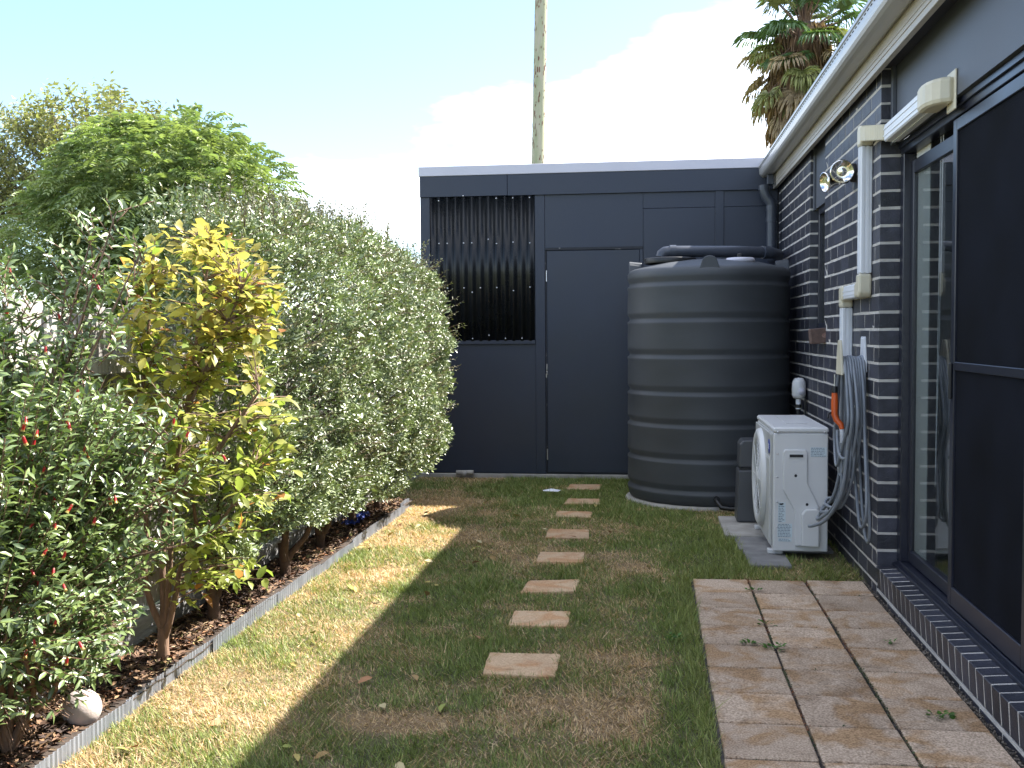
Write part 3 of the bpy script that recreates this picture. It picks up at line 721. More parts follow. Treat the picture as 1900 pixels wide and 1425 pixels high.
# corrugated smoked sheet
cx0, cx1, cz0, cz1 = -1.985, -1.032, 1.262, 2.580
nw_ = 12.5; N_ = 300
vs_, fs_ = [], []
for i in range(N_ + 1):
    x = cx0 + (cx1 - cx0) * i / N_; yy = SY - 0.020 - 0.009 * math.cos(2 * math.pi * nw_ * i / N_)
    for z in (cz0, cz1): vs_ += [(x, yy, z), (x, yy + 0.0015, z)]
for i in range(N_):
    a, b = 4 * i, 4 * i + 4
    fs_ += [(a, b, b + 2, a + 2), (a + 1, a + 3, b + 3, b + 1), (a + 2, b + 2, b + 3, a + 3), (a, a + 1, b + 1, b)]
s_ = MB(); s_.add(vs_, fs_, True); cs = s_.build('corrugated_sheet', MT['smoke'], shed)
me = MB(); me.lathe([(0.0001, -0.004), (0.004, -0.0035), (0.0065, 0.0), (0.0075, 0.003)], (0, 0, 0), 'y', 10)
scm = None
for z, ks in ((1.285, (3, 5, 7, 9, 11)), (1.72, (2, 4, 5, 6, 8, 10, 12)), (2.16, (0, 2, 4, 5, 7, 8, 10, 12)), (2.56, (0, 4, 8, 10, 12))):
    for k in ks:
        x = cx0 + max(k, 1) * (cx1 - cx0) / nw_
        if x > cx1: continue
        zz = z + random.choice((0, 0, 0.03, -0.01))
        if scm is None:
            o = me.build('screw', MT['screw']); o.parent = cs; scm = o.data
        else:
            o = bpy.data.objects.new('screw', scm); link(o, cs)
        o.location = Vector((x, SY - 0.0305, zz)) - root_loc(cs)
s_ = MB(); s_.box(SL - 0.05, SR, SY - 0.03, SY + 3.2, -0.04, 0.036, 0.004); s_.build('floor_slab', MT['concrete'], shed)

# short post end and offcut lying at the shed foot
ls = MB(); ls.tube([(-1.76, SY - 0.07, 0.052), (-1.60, SY - 0.075, 0.054)], 0.022, 12)
ls.lathe([(0.0001, -0.008), (0.024, -0.006), (0.026, 0.006), (0.0001, 0.008)], (-1.685, SY - 0.11, 0.047), 'y', 16)
tag(ls.build('scrap_fitting', MT['concrete']), 'small grey pipe fitting lying at the foot of the shed wall', 'fitting')

# ------------------------------------------------------------------ water tank
tank = thing('water_tank', (TANK_C[0], TANK_C[1], 0), 'large dark grey ribbed plastic rainwater tank beside the house wall', 'water tank')
sl_ = MB(); sl_.lathe([(0.0001, 0.022), (0.64, 0.022), (0.66, 0.004), (0.66, -0.04)], (*TANK_C, 0), 'z', 64)
tag(sl_.build('tank_base', MT['concrete']), 'round pale concrete base under the water tank', 'slab')
prof = [(0.0001, 0.0235), (0.60, 0.0235), (0.622, 0.035), (TANK_R - 0.004, 0.07)]
z = 0.07
for g in (0.142, 0.378, 0.640, 0.885, 1.165, 1.440, 1.715):
    prof += [(TANK_R, g - 0.055), (TANK_R + 0.004, g - 0.04), (TANK_R + 0.003, g - 0.028), (TANK_R - 0.013, g - 0.012), (TANK_R - 0.013, g + 0.004), (TANK_R + 0.002, g + 0.03), (TANK_R + 0.003, g + 0.05)]
prof += [(TANK_R + 0.002, 1.79), (TANK_R - 0.012, 1.815), (TANK_R - 0.045, 1.83), (0.42, 1.872), (0.22, 1.90), (0.0001, 1.905)]
t_ = MB(); t_.lathe(prof, (*TANK_C, 0), 'z', 96); body = t_.build('shell', MT['tank'], tank)
for ang in (-92, 180, 88, -2):
    a = R(ang); rad = Vector((math.cos(a), math.sin(a), 0)); tan = Vector((-math.sin(a), math.cos(a), 0)); c = Vector((*TANK_C, 0)) + rad * (TANK_R - 0.055)
    t_ = MB(); prof2 = [(-0.085, 1.79), (-0.068, 1.83), (-0.055, 1.868), (-0.04, 1.888), (-0.02, 1.897), (0, 1.90), (0.02, 1.897), (0.04, 1.888), (0.055, 1.868), (0.068, 1.83), (0.085, 1.79)]
    fr_ = [c + rad * 0.045 + tan * x + Vector((0, 0, zz)) for x, zz in prof2]; bk = [c - rad * 0.06 + tan * (x * 0.75) + Vector((0, 0, zz - 0.012)) for x, zz in prof2]
    nn = len(prof2)
    t_.add(fr_ + bk, [tuple(range(nn)), tuple(range(2 * nn - 1, nn - 1, -1))] + [(i, i + nn, (i + 1) % nn + nn, (i + 1) % nn) for i in range(nn)])
    t_.build('lifting_lug', MT['tank'], tank, bevel=0.008)
t_ = MB(); t_.lathe([(0.0001, 1.905), (0.10, 1.90), (0.115, 1.885), (0.115, 1.868), (0.10, 1.86)], (0.70, 8.33, 0), 'z', 32)
lid = t_.build('inspection_lid', MT['trim'], tank)
t_ = MB(); t_.box(0.68, 0.71, 8.32, 8.345, 1.904, 1.935, 0.004); t_.build('catch', MT['black'], lid)
t_ = MB(); t_.lathe([(0.20, 1.875), (0.21, 1.91), (0.20, 1.918), (0.0001, 1.92)], (0.17, 8.52, 0), 'z', 40)
t_.build('strainer_rim', MT['black'], tank)
t_ = MB()
t_.tube([(0.10, 8.45, 1.925), (0.105, 8.45, 1.945), (0.13, 8.45, 1.962), (0.17, 8.45, 1.967), (0.3, 8.47, 1.967), (0.70, 8.55, 1.965), (0.98, 8.72, 1.963), (1.06, 8.95, 1.963), (1.062, 9.2, 1.963), (1.062, 9.40, 1.965), (1.062, 9.44, 1.985)], 0.045, 20)
for (a, b) in (((0.165, 8.45, 1.967), (0.215, 8.455, 1.967)), ((0.90, 8.66, 1.964), (0.97, 8.71, 1.964))): t_.tube([a, b], 0.051, 20)
pp = t_.build('inlet_pipe', MT['pvc']); tag(pp, 'thick grey pipe lying across the top of the water tank', 'pipe')
t_ = MB(); t_.tube([(0.50, TANK_C[1] - 0.62, 0.09), (0.50, TANK_C[1] - 0.68, 0.09), (0.505, TANK_C[1] - 0.72, 0.075), (0.53, TANK_C[1] - 0.74, 0.04), (0.60, TANK_C[1] - 0.76, 0.035), (0.68, 7.75, 0.05), (0.78, 7.60, 0.08)], 0.016, 12)
t_.tube([(0.50, TANK_C[1] - 0.63, 0.09), (0.50, TANK_C[1] - 0.665, 0.09)], 0.024, 12)
tag(t_.build('outlet_hose', MT['black']), 'short black outlet hose curling from the tank foot to the pump', 'hose')

# ------------------------------------------------------------------ slabs, pump cover, air conditioner
sb = MB(); sb.box(0.49, 1.12, 6.88, 7.60, -0.03, 0.022, 0.004); o = sb.build('concrete_slab', MT['concrete']); tag(o, 'pale concrete slab under the pump cover', 'slab', 'slabs under the machines')
sb = MB(); sb.box(0.565, 0.80, 6.03, 6.47, -0.03, 0.018, 0.004); o = sb.build('concrete_slab', MT['slab']); tag(o, 'dark concrete slab under the near end of the air conditioner', 'slab', 'slabs under the machines')
sb = MB(); sb.box(0.545, 1.10, 6.474, 6.876, -0.03, 0.016, 0.004); o = sb.build('concrete_slab', MT['slab']); tag(o, 'dark mossy concrete slab under the middle of the air conditioner', 'slab', 'slabs under the machines')

pc = thing('pump_cover', (0.75, 7.43, 0.022), 'dark grey plastic pump cover behind the air conditioner', 'pump cover')
p_ = MB(); p_.prism([(0.600, 0.024), (0.93, 0.024), (0.92, 0.385), (0.612, 0.385)], 'y', 7.34, 7.56); p_.build('lower_body', MT['pump'], pc, bevel=0.012)
p_ = MB(); p_.prism([(0.616, 0.400), (0.915, 0.400), (0.91, 0.56), (0.89, 0.59), (0.64, 0.59), (0.62, 0.56)], 'y', 7.345, 7.555); p_.build('hood', MT['pump'], pc, bevel=0.012)
p_ = MB(); p_.box(0.622, 0.908, 7.350, 7.55, 0.3855, 0.3995); p_.build('seam', MT['black'], pc)

AX0, AX1, AY0, AY1, AZ0, AZ1 = 0.725, 1.035, 6.29, 7.22, 0.045, 0.775
ac = thing('air_conditioner', (0.88, 6.75, 0.02), 'white outdoor air conditioner unit beside the brick wall', 'air conditioner')
a_ = MB(); a_.box(AX0, AX1, AY0, AY1, AZ0, AZ1 - 0.035, 0.006); a_.build('casing', MT['acwhite'], ac)
a_ = MB(); a_.box(AX0 - 0.004, AX1 + 0.004, AY0 - 0.004, AY1 + 0.004, AZ1 - 0.0335, AZ1, 0.010); lid = a_.build('lid', MT['acwhite'], ac)
a_ = MB(); a_.box(AX0 + 0.10, AX1 - 0.08, AY0 + 0.25, AY1 - 0.2, AZ1 + 0.0005, AZ1 + 0.005, 0.002); a_.build('pressed_panel', MT['acwhite'], lid)
for yy in (AY0 + 0.05, AY1 - 0.12):
    for xx in (AX0 + 0.01, AX1 - 0.06):
        if xx > 0.9 and yy < 6.9: continue
        a_ = MB(); a_.box(xx - 0.035, xx + 0.05, yy, yy + 0.06, 0.0235 if yy > 6.9 else 0.0195, AZ0 - 0.001, 0.003); a_.build('foot', MT['acwhite'], ac)
# front face (towards -X): raised front panel with fan opening
FC = (6.86, 0.41); FR = 0.285
a_ = MB(); a_.box(AX0 - 0.012, AX0 - 0.0005, AY0 + 0.06, AY1 - 0.005, AZ0 + 0.02, AZ1 - 0.045, 0.004); fp = a_.build('front_panel', MT['acgrime'], ac)
a_ = MB(); a_.box(AX0 - 0.017, AX0 - 0.0125, AY0 + 0.068, AY0 + 0.10, AZ0 + 0.03, AZ0 + 0.55, 0.002); a_.box(AX0 - 0.017, AX0 - 0.0125, AY0 + 0.1005, AY0 + 0.28, AZ0 + 0.525, AZ0 + 0.55, 0.002); a_.build('pressed_rib', MT['acwhite'], fp)
a_ = MB(); a_.lathe([(FR - 0.055, -0.010), (FR - 0.03, -0.028), (FR, -0.032), (FR + 0.018, -0.022), (FR + 0.026, -0.001)], (AX0 - 0.012, *FC), 'x', 64); fg = a_.build('fan_surround', MT['acwhite'], ac)
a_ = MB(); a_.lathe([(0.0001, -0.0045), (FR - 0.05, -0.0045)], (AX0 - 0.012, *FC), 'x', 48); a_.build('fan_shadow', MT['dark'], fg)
a_ = MB()
for r in np.linspace(0.08, FR - 0.035, 8):
    a_.tube([(AX0 - 0.036, FC[0] + r * math.cos(t), FC[1] + r * math.sin(t)) for t in np.linspace(0, 2 * math.pi, 40, endpoint=False)], 0.0022, 6, closed=True)
for t in np.linspace(0, 2 * math.pi, 8, endpoint=False):
    a_.tube([(AX0 - 0.036, FC[0] + 0.05 * math.cos(t), FC[1] + 0.05 * math.sin(t)), (AX0 - 0.036, FC[0] + (FR - .02) * math.cos(t), FC[1] + (FR - .02) * math.sin(t))], 0.004, 6)
a_.lathe([(0.0001, -0.032), (0.055, -0.029), (0.06, -0.020)], (AX0 - 0.012, *FC), 'x', 24); a_.build('fan_grille', MT['acwhite'], fg)
a_ = MB(); a_.lathe([(0.0001, -0.0035), (0.045, -0.003), (0.047, -0.0005)], (AX0 - 0.012, AY0 + 0.125, AZ0 + 0.60), 'x', 32)
for i, v in enumerate(a_.v): a_.v[i] = (v[0], AY0 + 0.125 + (v[1] - AY0 - 0.125) * 1.1, AZ0 + 0.605 + (v[2] - AZ0 - 0.60) * 0.95)
bd = a_.build('badge', MT['blue'], ac)
a_ = MB()
for j in range(3): a_.box(AX0 - 0.0166, AX0 - 0.0156, AY0 + 0.098, AY0 + 0.152, AZ0 + 0.592 + j * 0.011, AZ0 + 0.598 + j * 0.011)
a_.build('badge_print', MT['white'], bd)
# service side (towards the camera)
def side(poly, d0, d1, name, m, parent=ac, bevel=None):
    q = MB(); q.prism(poly, 'y', AY0 - d1, AY0 - d0); return q.build(name, m, parent, bevel=bevel)
def sx(f): return AX0 + f * (AX1 - AX0)
def sz(f): return AZ0 + f * (AZ1 - AZ0)
side([(sx(.17), sz(.50)), (sx(.17), sz(.80)), (sx(.20), sz(.825)), (sx(.58), sz(.825)), (sx(.62), sz(.80)), (sx(.62), sz(.555)), (sx(.83), sz(.37)), (sx(.845), sz(.05)), (sx(.40), sz(.045)), (sx(.38), sz(.34))], 0.0005, 0.016, 'service_cover', MT['acwhite'], bevel=0.007)
h_ = side([(sx(.265), sz(.755)), (sx(.55), sz(.755)), (sx(.55), sz(.79)), (sx(.265), sz(.79))], 0.0165, 0.019, 'handle_rim', MT['acwhite'])
side([(sx(.285), sz(.762)), (sx(.535), sz(.762)), (sx(.535), sz(.785)), (sx(.285), sz(.785))], 0.0192, 0.0200, 'handle_slot', MT['dark'], h_)
side([(sx(.50), sz(.055)), (sx(.82), sz(.05)), (sx(.82), sz(.345)), (sx(.78), sz(.358)), (sx(.56), sz(.350)), (sx(.50), sz(.31))], 0.0165, 0.055, 'valve_cover', MT['acwhite'], bevel=0.012)
for (u, w) in ((.40, .615), (.61, .385)):
    a_ = MB(); a_.lathe([(0.0001, -0.0175), (0.0085, -0.0175), (0.0085, -0.0160)], (sx(u), AY0, sz(w)), 'y', 12); a_.build('hole', MT['dark'], ac)
for (u, w) in ((.075, .945), (.93, .945), (.07, .79), (.07, .60), (.07, .40), (.07, .20)):
    a_ = MB(); a_.lathe([(0.0001, -0.006), (0.005, -0.005), (0.006, -0.0005)], (sx(u), AY0 - (0.004 if w > .94 else 0), sz(w) + (0.012 if w > .94 else 0)), 'y', 10); a_.build('screw', MT['screw'], ac)
def sticker(u0, u1, w0, w1, rows, seed, name='label_sticker'):
    q = side([(sx(u0), sz(w0)), (sx(u1), sz(w0)), (sx(u1), sz(w1)), (sx(u0), sz(w1))], 0.0006, 0.0014, name, MT['label'])
    rr = random.Random(seed); pr = MB(); H_ = (sz(w1) - sz(w0)) / rows
    for i in range(rows):
        zz = sz(w0) + (i + 0.5) * H_; x = sx(u0) + 0.003; end = sx(u1) - rr.uniform(0.003, 0.02)
        while x < end:
            L = rr.uniform(0.004, 0.018); L = min(L, end - x); pr.box(x, x + L, AY0 - 0.0018, AY0 - 0.0015, zz - H_ * 0.22, zz + H_ * 0.22); x += L + 0.003
    pr.build('print', MT['print'], q)
    return q
sticker(.675, .97, .765, .84, 6, 1)
s1 = sticker(.085, .225, .235, .395, 12, 2)
sticker(.075, .345, .115, .225, 9, 3)
sticker(.09, .335, .080, .105, 2, 4)
q = MB(); q.lathe([(0.0001, -0.002), (0.011, -0.002), (0.011, -0.0015)], (0, 0, 0), 'y', 20)
q.v = [(sx(.15) + v[0] * 1.1, AY0 + v[1] - 0.0001, sz(.383) + v[2] * 0.35 + v[0] * 0.2) for v in q.v]; q.build('oval_mark', MT['black'], s1)

# ------------------------------------------------------------------ pipe cover duct on the wall
DU0, DU1 = 5.662, 5.737          # upper vertical run (Y range)
DL0, DL1 = 6.165, 6.240          # lower vertical run
DXO = 1.080                      # outer face of the duct
duct = thing('pipe_cover_duct', (HX - 0.03, 5.8, 1.8), 'white plastic pipe cover with ivory elbows stepping down the brick wall', 'duct')
def ribbed(y0, y1, z0, z1, axis, name='duct_section'):
    q = MB(); q.box(DXO + 0.004, HX - 0.001, y0 + 0.003, y1 - 0.003, z0, z1, 0.005)
    if axis == 'z':
        for f in (0.25, 0.5, 0.75):
            q.box(DXO + 0.001, DXO + 0.006, y0 + (y1 - y0) * f - 0.004, y0 + (y1 - y0) * f + 0.004, z0, z1)
        for f in (0.25, 0.62): q.box(DXO + (HX - DXO) * f - 0.006, DXO + (HX - DXO) * f + 0.006, y0, y0 + 0.004, z0, z1)
    else:
        for f in (0.3, 0.6): q.box(DXO + 0.001, DXO + 0.006, y0, y1, z0 + (z1 - z0) * f - 0.004, z0 + (z1 - z0) * f + 0.004)
    return q.build(name, MT['white'], duct)
def elbow(y0, y1, z0, z1, name='elbow', cut=None):
    q = MB(); poly = [(y0, z0), (y1, z0), (y1, z1), (y0, z1)]
    if cut: poly = cut
    q.prism(poly, 'x', DXO - 0.003, HX - 0.0015); return q.build(name, MT['ivory'], duct, bevel=0.012)
ribbed(DU0, DU1, 1.631, 2.282, 'z')
elbow(0, 0, 0, 0, cut=[(DU0 - 0.003, 1.53), (DU0 + 0.02, 1.508), (DU1 + 0.05, 1.508), (DU1 + 0.05, 1.585), (DU1 + 0.004, 1.592), (DU1 + 0.004, 1.63), (DU0 - 0.003, 1.63)])
ribbed(DU1 + 0.051, DL0 - 0.031, 1.510, 1.582, 'y')
elbow(0, 0, 0, 0, cut=[(DL0 - 0.03, 1.505), (DL0 - 0.003, 1.50), (DL0 - 0.003, 1.465), (DL1 + 0.004, 1.465), (DL1 + 0.004, 1.565), (DL1 - 0.015, 1.588), (DL0 - 0.03, 1.588)])
ribbed(DL0, DL1, 0.86, 1.464, 'z')
elbow(0, 0, 0, 0, cut=[(DU0 - 0.003, 2.284), (DU1 + 0.003, 2.284), (DU1 + 0.003, 2.37), (DU1 - 0.02, 2.395), (DU0 - 0.02, 2.385), (DU0 - 0.02, 2.300)])
# flexible ribbed piece and sloping top run
fl = MB(); n = 17; ya, yb = DU0 - 0.021, DU0 - 0.30
for i in range(n):
    f0 = i / n; y0 = ya + (yb - ya) * f0; y1 = ya + (yb - ya) * (i + 0.8) / n
    z0 = 2.300 - 0.045 * f0; xo = 0.055 * max(0, f0 - 0.35) / 0.65
    fl.box(DXO - 0.004 + xo, HX - 0.002 + xo, y1, y0, z0, z0 + 0.078, 0.004)
    fl.box(DXO + 0.001 + xo, HX - 0.006 + xo, y1 - 0.005, y1, z0 + 0.003, z0 + 0.075)
fl.build('flexible_section', MT['ivory'], duct)
rot = Matrix.Rotation(R(-0.6), 3, 'X')
tr_ = MB(); tr_.box(DXO + 0.052, 1.2085, 4.60, yb - 0.004, 2.252, 2.335, 0.006, rot)
for zz in (2.278, 2.310): tr_.box(DXO + 0.049, DXO + 0.055, 4.61, yb - 0.004, zz - 0.003, zz + 0.003, 0, rot)
tr_.box(DXO + 0.09, DXO + 0.105, 4.61, yb - 0.004, 2.248, 2.254, 0, rot)
tr_.build('duct_section', MT['white'], duct)
cp = MB(); cp.prism([(1.115, 4.66), (1.208, 4.66), (1.208, 4.43), (1.185, 4.43), (1.155, 4.445), (1.130, 4.475), (1.115, 4.52), (1.110, 4.58)], 'z', 2.240, 2.345); cp.build('wall_cap', MT['ivory'], duct, bevel=0.018)
cp = MB(); cp.box(1.2015, 1.2095, 4.41, 4.53, 2.21, 2.368, 0.003); cp.build('cap_flange', MT['ivory'], duct)

# ------------------------------------------------------------------ twin floodlight
fl_ = thing('twin_floodlight', (HX, 6.12, 2.21), 'chrome twin spot floodlight on the brick wall below the gutter', 'floodlight')
q = MB(); q.lathe([(0.0001, -0.03), (0.045, -0.028), (0.052, -0.02), (0.052, -0.001)], (HX, 6.14, 2.215), 'x', 28); q.build('base', MT['black'], fl_)
def lamp(c, d, r, arm):
    d = Vector(d).normalized(); rotm = d.to_track_quat('Z', 'Y').to_matrix()
    def place(prof, name, m, parent=fl_):
        q = MB(); q.lathe(prof, (0, 0, 0), 'z', 28); q.v = [Vector(c) + rotm @ Vector(v) for v in q.v]; return q.build(name, m, parent)
    hd = place([(0.018, -0.10), (0.026, -0.098), (0.030, -0.06), (r * 0.75, -0.03), (r, -0.002), (r * 1.04, 0.0), (r * 1.04, 0.006), (r * 0.97, 0.007)], 'lamp_shell', MT['chrome'])
    place([(r * 0.96, 0.006), (r * 0.8, -0.004), (r * 0.45, -0.018), (r * 0.3, -0.012), (0.0001, -0.012)], 'reflector', MT['chrome'], hd)
    place([(0.020, -0.135), (0.024, -0.13), (0.024, -0.095), (0.018, -0.095)], 'lamp_holder', MT['black'], hd)
    q = MB(); q.tube(arm + [Vector(c) - d * 0.12], 0.012, 10); q.build('arm', MT['black'], fl_)
lamp((1.055, 6.03, 2.208), (-0.12, -1.0, -0.10), 0.062, [(HX - 0.02, 6.14, 2.215), (HX - 0.05, 6.14, 2.213)])
lamp((0.985, 6.15, 2.168), (-0.95, -0.30, -0.15), 0.055, [(HX - 0.02, 6.15, 2.205), (HX - 0.035, 6.16, 2.195)])

# ------------------------------------------------------------------ hose hanger and hose
hg = thing('hose_hanger', (HX, 5.84, 1.2), 'white plastic hose hanger with two upright plates on the brick wall', 'hose hanger')
q = MB(); q.prism([(5.76, 1.115), (5.90, 1.115), (5.875, 1.295), (5.862, 1.305), (5.853, 1.295), (5.812, 1.295), (5.803, 1.305), (5.79, 1.295)], 'x', HX - 0.014, HX - 0.001); q.build('back_plate', MT['white'], hg, bevel=0.003)
q = MB(); q.prism([(5.76, 1.10), (5.93, 1.10), (5.905, 1.23), (5.875, 1.285), (5.82, 1.285), (5.79, 1.23)], 'x', 1.012, 1.024); q.build('front_plate', MT['ivory'], hg, bevel=0.003)
q = MB()
for i in range(10):
    t0, t1 = math.pi * i / 10, math.pi * (i + 1) / 10
    q.prism([(5.845 + 0.085 * math.cos(t0), 1.115 + 0.065 * math.sin(t0)), (5.845 + 0.085 * math.cos(t1), 1.115 + 0.065 * math.sin(t1)), (5.845 + 0.077 * math.cos(t1), 1.107 + 0.065 * math.sin(t1)), (5.845 + 0.077 * math.cos(t0), 1.107 + 0.065 * math.sin(t0))], 'x', 1.0245, HX - 0.0145)
q.build('saddle', MT['white'], hg)

def smooth_path(pts, k=8, closed=False):
    pts = [Vector(p) for p in pts]; n = len(pts); o = []
    rng_ = range(n) if closed else range(n - 1)
    for i in rng_:
        if closed: p0, p1, p2, p3 = pts[i - 1], pts[i], pts[(i + 1) % n], pts[(i + 2) % n]
        else: p0, p1, p2, p3 = pts[max(i - 1, 0)], pts[i], pts[i + 1], pts[min(i + 2, n - 1)]
        for j in range(k):
            t = j / k
            o.append(0.5 * ((2 * p1) + (-p0 + p2) * t + (2 * p0 - 5 * p1 + 4 * p2 - p3) * t * t + (-p0 + 3 * p1 - 3 * p2 + p3) * t ** 3))
    if not closed: o.append(pts[-1])
    return o
hose = thing('garden_hose', (1.08, 5.84, 0.4), 'coiled grey garden hose with orange spray gun hanging on the wall', 'hose')
hm = MB(); hr = 0.0085
LO = [(0, .60, .16, 0), (1, .55, .19, 0), (2, .63, .15, 0), (3, .50, .20, 0), (4, .66, .17, 0), (5, .57, .15, 0), (6, .30, .17, 1), (7, .22, .12, 2)]
for i, zb, hw, kind in LO:
    x = 1.034 + 0.0135 * i; top = 1.188 + random.uniform(0, .016); cy = 5.845
    yb_ = cy + (0.05 if kind == 0 else -0.10) + random.uniform(-.04, .04)
    dx = random.uniform(-.012, .012)
    pts = [(x, cy - 0.085, top - 0.06), (x, cy - 0.04, top - 0.012), (x, cy + 0.04, top - 0.012), (x, cy + 0.085, top - 0.06), (x + dx, cy + hw * 0.85, 1.00), (x + dx, cy + hw, 0.85), (x + dx, yb_ + hw * 0.75, zb + 0.12), (x + dx * 2, yb_, zb), (x + dx, yb_ - hw * 0.75, zb + 0.12), (x, cy - hw, 0.85), (x, cy - hw * 0.85, 1.0)]
    hm.tube(smooth_path(pts, 7, True), hr, 9, closed=True)
# loops pulled down towards the unit
for i in range(3):
    x = 1.045 + 0.02 * i; e = Vector((0.945 + 0.018 * i, 6.08 - 0.02 * i, 0.275 + 0.045 * i))
    pts = [(x, 5.92, 1.15), (x, 5.86, 1.19), (x + .006, 5.79, 1.16), (x, 5.73, 0.95), (x - 0.005, 5.74, 0.70), (x - 0.012, 5.80, 0.52), (x - 0.045, 5.92, 0.37), e, e + Vector((0.02, 0.04, 0.03)), (x - 0.03, 6.00, 0.42), (x - 0.008, 5.92, 0.60), (x, 5.94, 0.85)]
    hm.tube(smooth_path(pts, 7, True), hr, 9, closed=True)
hm.tube(smooth_path([(1.05, 5.78, 1.12), (1.05, 5.74, .85), (1.035, 5.74, 0.62), (1.02, 5.80, 0.45), (0.97, 5.94, 0.30), (0.92, 6.05, 0.245), (0.895, 6.08, 0.235)], 7), hr + 0.001, 10)
# loop for the spray gun
hm.tube(smooth_path([(1.01, 5.86, 0.80), (1.008, 5.84, 0.74), (1.012, 5.80, 0.675), (1.03, 5.77, 0.655), (1.05, 5.76, 0.69), (1.06, 5.77, 0.85), (1.055, 5.80, 1.05), (1.055, 5.85, 1.17)], 7), hr, 9)
hm.build('hose_tube', MT['hose'], hose)
q = MB(); GXp, GYp = 1.002, 5.90
q.tube([(GXp, GYp, 1.10), (GXp, GYp, 1.03)], 0.004, 8); q.build('hanging_wire', MT['screw'], hose)
q = MB(); q.tube([(GXp, GYp, 1.035), (GXp, GYp, 1.02), (GXp, GYp, 1.0)], [0.014, 0.017, 0.017], 14); q.build('spray_head', MT['black'], hose)
q = MB(); q.tube([(GXp, GYp, 0.999), (GXp, GYp, 0.95), (GXp, GYp - 0.004, 0.88), (GXp + .01, GYp - 0.012, 0.85), (GXp + .028, GYp - 0.03, 0.83), (GXp + .034, GYp - 0.035, 0.805)], [0.015, 0.019, 0.018, 0.017, 0.015, 0.013], 14); gun = q.build('spray_gun', MT['orange'], hose)
q = MB(); q.tube([(GXp - .012, GYp, 0.895), (GXp - .034, GYp - .005, 0.885), (GXp - .036, GYp - 0.01, 0.86)], 0.006, 8); q.build('trigger', MT['black'], gun)
q = MB(); q.tube([(GXp + .034, GYp - .036, 0.803), (GXp + .034, GYp - .036, 0.77)], 0.0125, 12); q.tube([(GXp + .034, GYp - .036, 0.769), (GXp + .034, GYp - .036, 0.73)], 0.010, 12); q.build('connector', MT['white'], hose)
q = MB(); q.tube(smooth_path([(GXp + .034, GYp - .036, 0.735), (GXp + .032, GYp - .04, 0.6), (GXp + .03, GYp - .03, 0.45), (GXp + 0.0, GYp + .05, 0.33)], 6), hr, 9); q.build('hose_tail', MT['hose'], hose)

# ------------------------------------------------------------------ tap timer on the wall behind the tank
tp = thing('tap_timer', (1.12, 7.95, 0.85), 'small white tap timer on the wall above the air conditioner', 'tap timer')
q = MB(); q.lathe([(0.0001, 0.995), (0.03, 0.99), (0.046, 0.965), (0.050, 0.93), (0.050, 0.87), (0.040, 0.845), (0.02, 0.84)], (1.088, 7.90, 0), 'z', 28); q.build('cap', MT['acwhite'], tp)
q = MB(); q.lathe([(0.0001, -0.016), (0.022, -0.014), (0.026, 0.0)], (1.10, 7.855, 0.895), 'y', 20); q.build('dial', MT['trim'], tp)
q = MB(); q.tube([(1.085, 7.90, 0.839), (1.085, 7.90, 0.80)], 0.019, 14); q.tube([(1.085, 7.90, 0.775), (1.085, 7.90, 0.765)], 0.019, 14); q.build('collar', MT['white'], tp)
q = MB(); q.tube([(1.085, 7.90, 0.80), (1.085, 7.90, 0.775)], 0.022, 14); q.tube([(1.085, 7.90, 0.764), (1.085, 7.90, 0.10)], 0.016, 14); q.tube([(1.128, 7.86, 0.85), (1.128, 7.86, 0.10)], 0.007, 8); q.build('riser', MT['black'], tp)

# ------------------------------------------------------------------ paling fence
fence = thing('paling_fence', (FX, 5.5, 0), 'weathered grey timber paling fence behind the shrubs', 'fence')
PALM = []
for k in range(5):
    rr = random.Random(k); w = 0.062; h = rr.uniform(1.43, 1.47)
    q = MB(); q.prism([(-w, 0.15), (w, 0.15), (w + rr.uniform(-.006, .006), h - rr.uniform(0, .02)), (w * .4, h + rr.uniform(-.01, .01)), (-w * .3, h + rr.uniform(-.012, .012)), (-w + rr.uniform(-.006, .006), h - rr.uniform(0, .02))], 'x', -0.008, 0.008)
    me_ = bpy.data.meshes.new('paling'); me_.from_pydata(q.v, [], q.f); me_.update(); fix_normals(me_); me_.materials.append(MT['timber']); PALM.append(me_)
y = 1.6; i = 0
while y < SY - 0.05:
    o = bpy.data.objects.new('paling', random.choice(PALM)); o.location = Vector((FX - 0.03 + (0.0 if i % 2 else -0.017), y, 0.005)) - fence.location
    o.rotation_euler = (random.uniform(-.008, .008), 0, random.uniform(-.02, .02)); o.scale = (1, random.uniform(.95, 1.05), random.uniform(.985, 1.02)); link(o, fence)
    y += 0.118 + random.uniform(0, .008); i += 1
for z in (0.35, 1.22):
    q = MB(); q.box(FX - 0.019, FX + 0.028, 1.4, SY - 0.05, z - 0.035, z + 0.035, 0.003); q.build('rail', MT['timber'], fence)
for a in np.arange(1.4, SY - 0.1, 2.05):
    q = MB(); q.box(FX - 0.018, FX + 0.032, float(a), float(min(a + 2.045, SY - 0.05)), 0.0, 0.148, 0.003); q.build('plinth_board', MT['plinth'], fence)

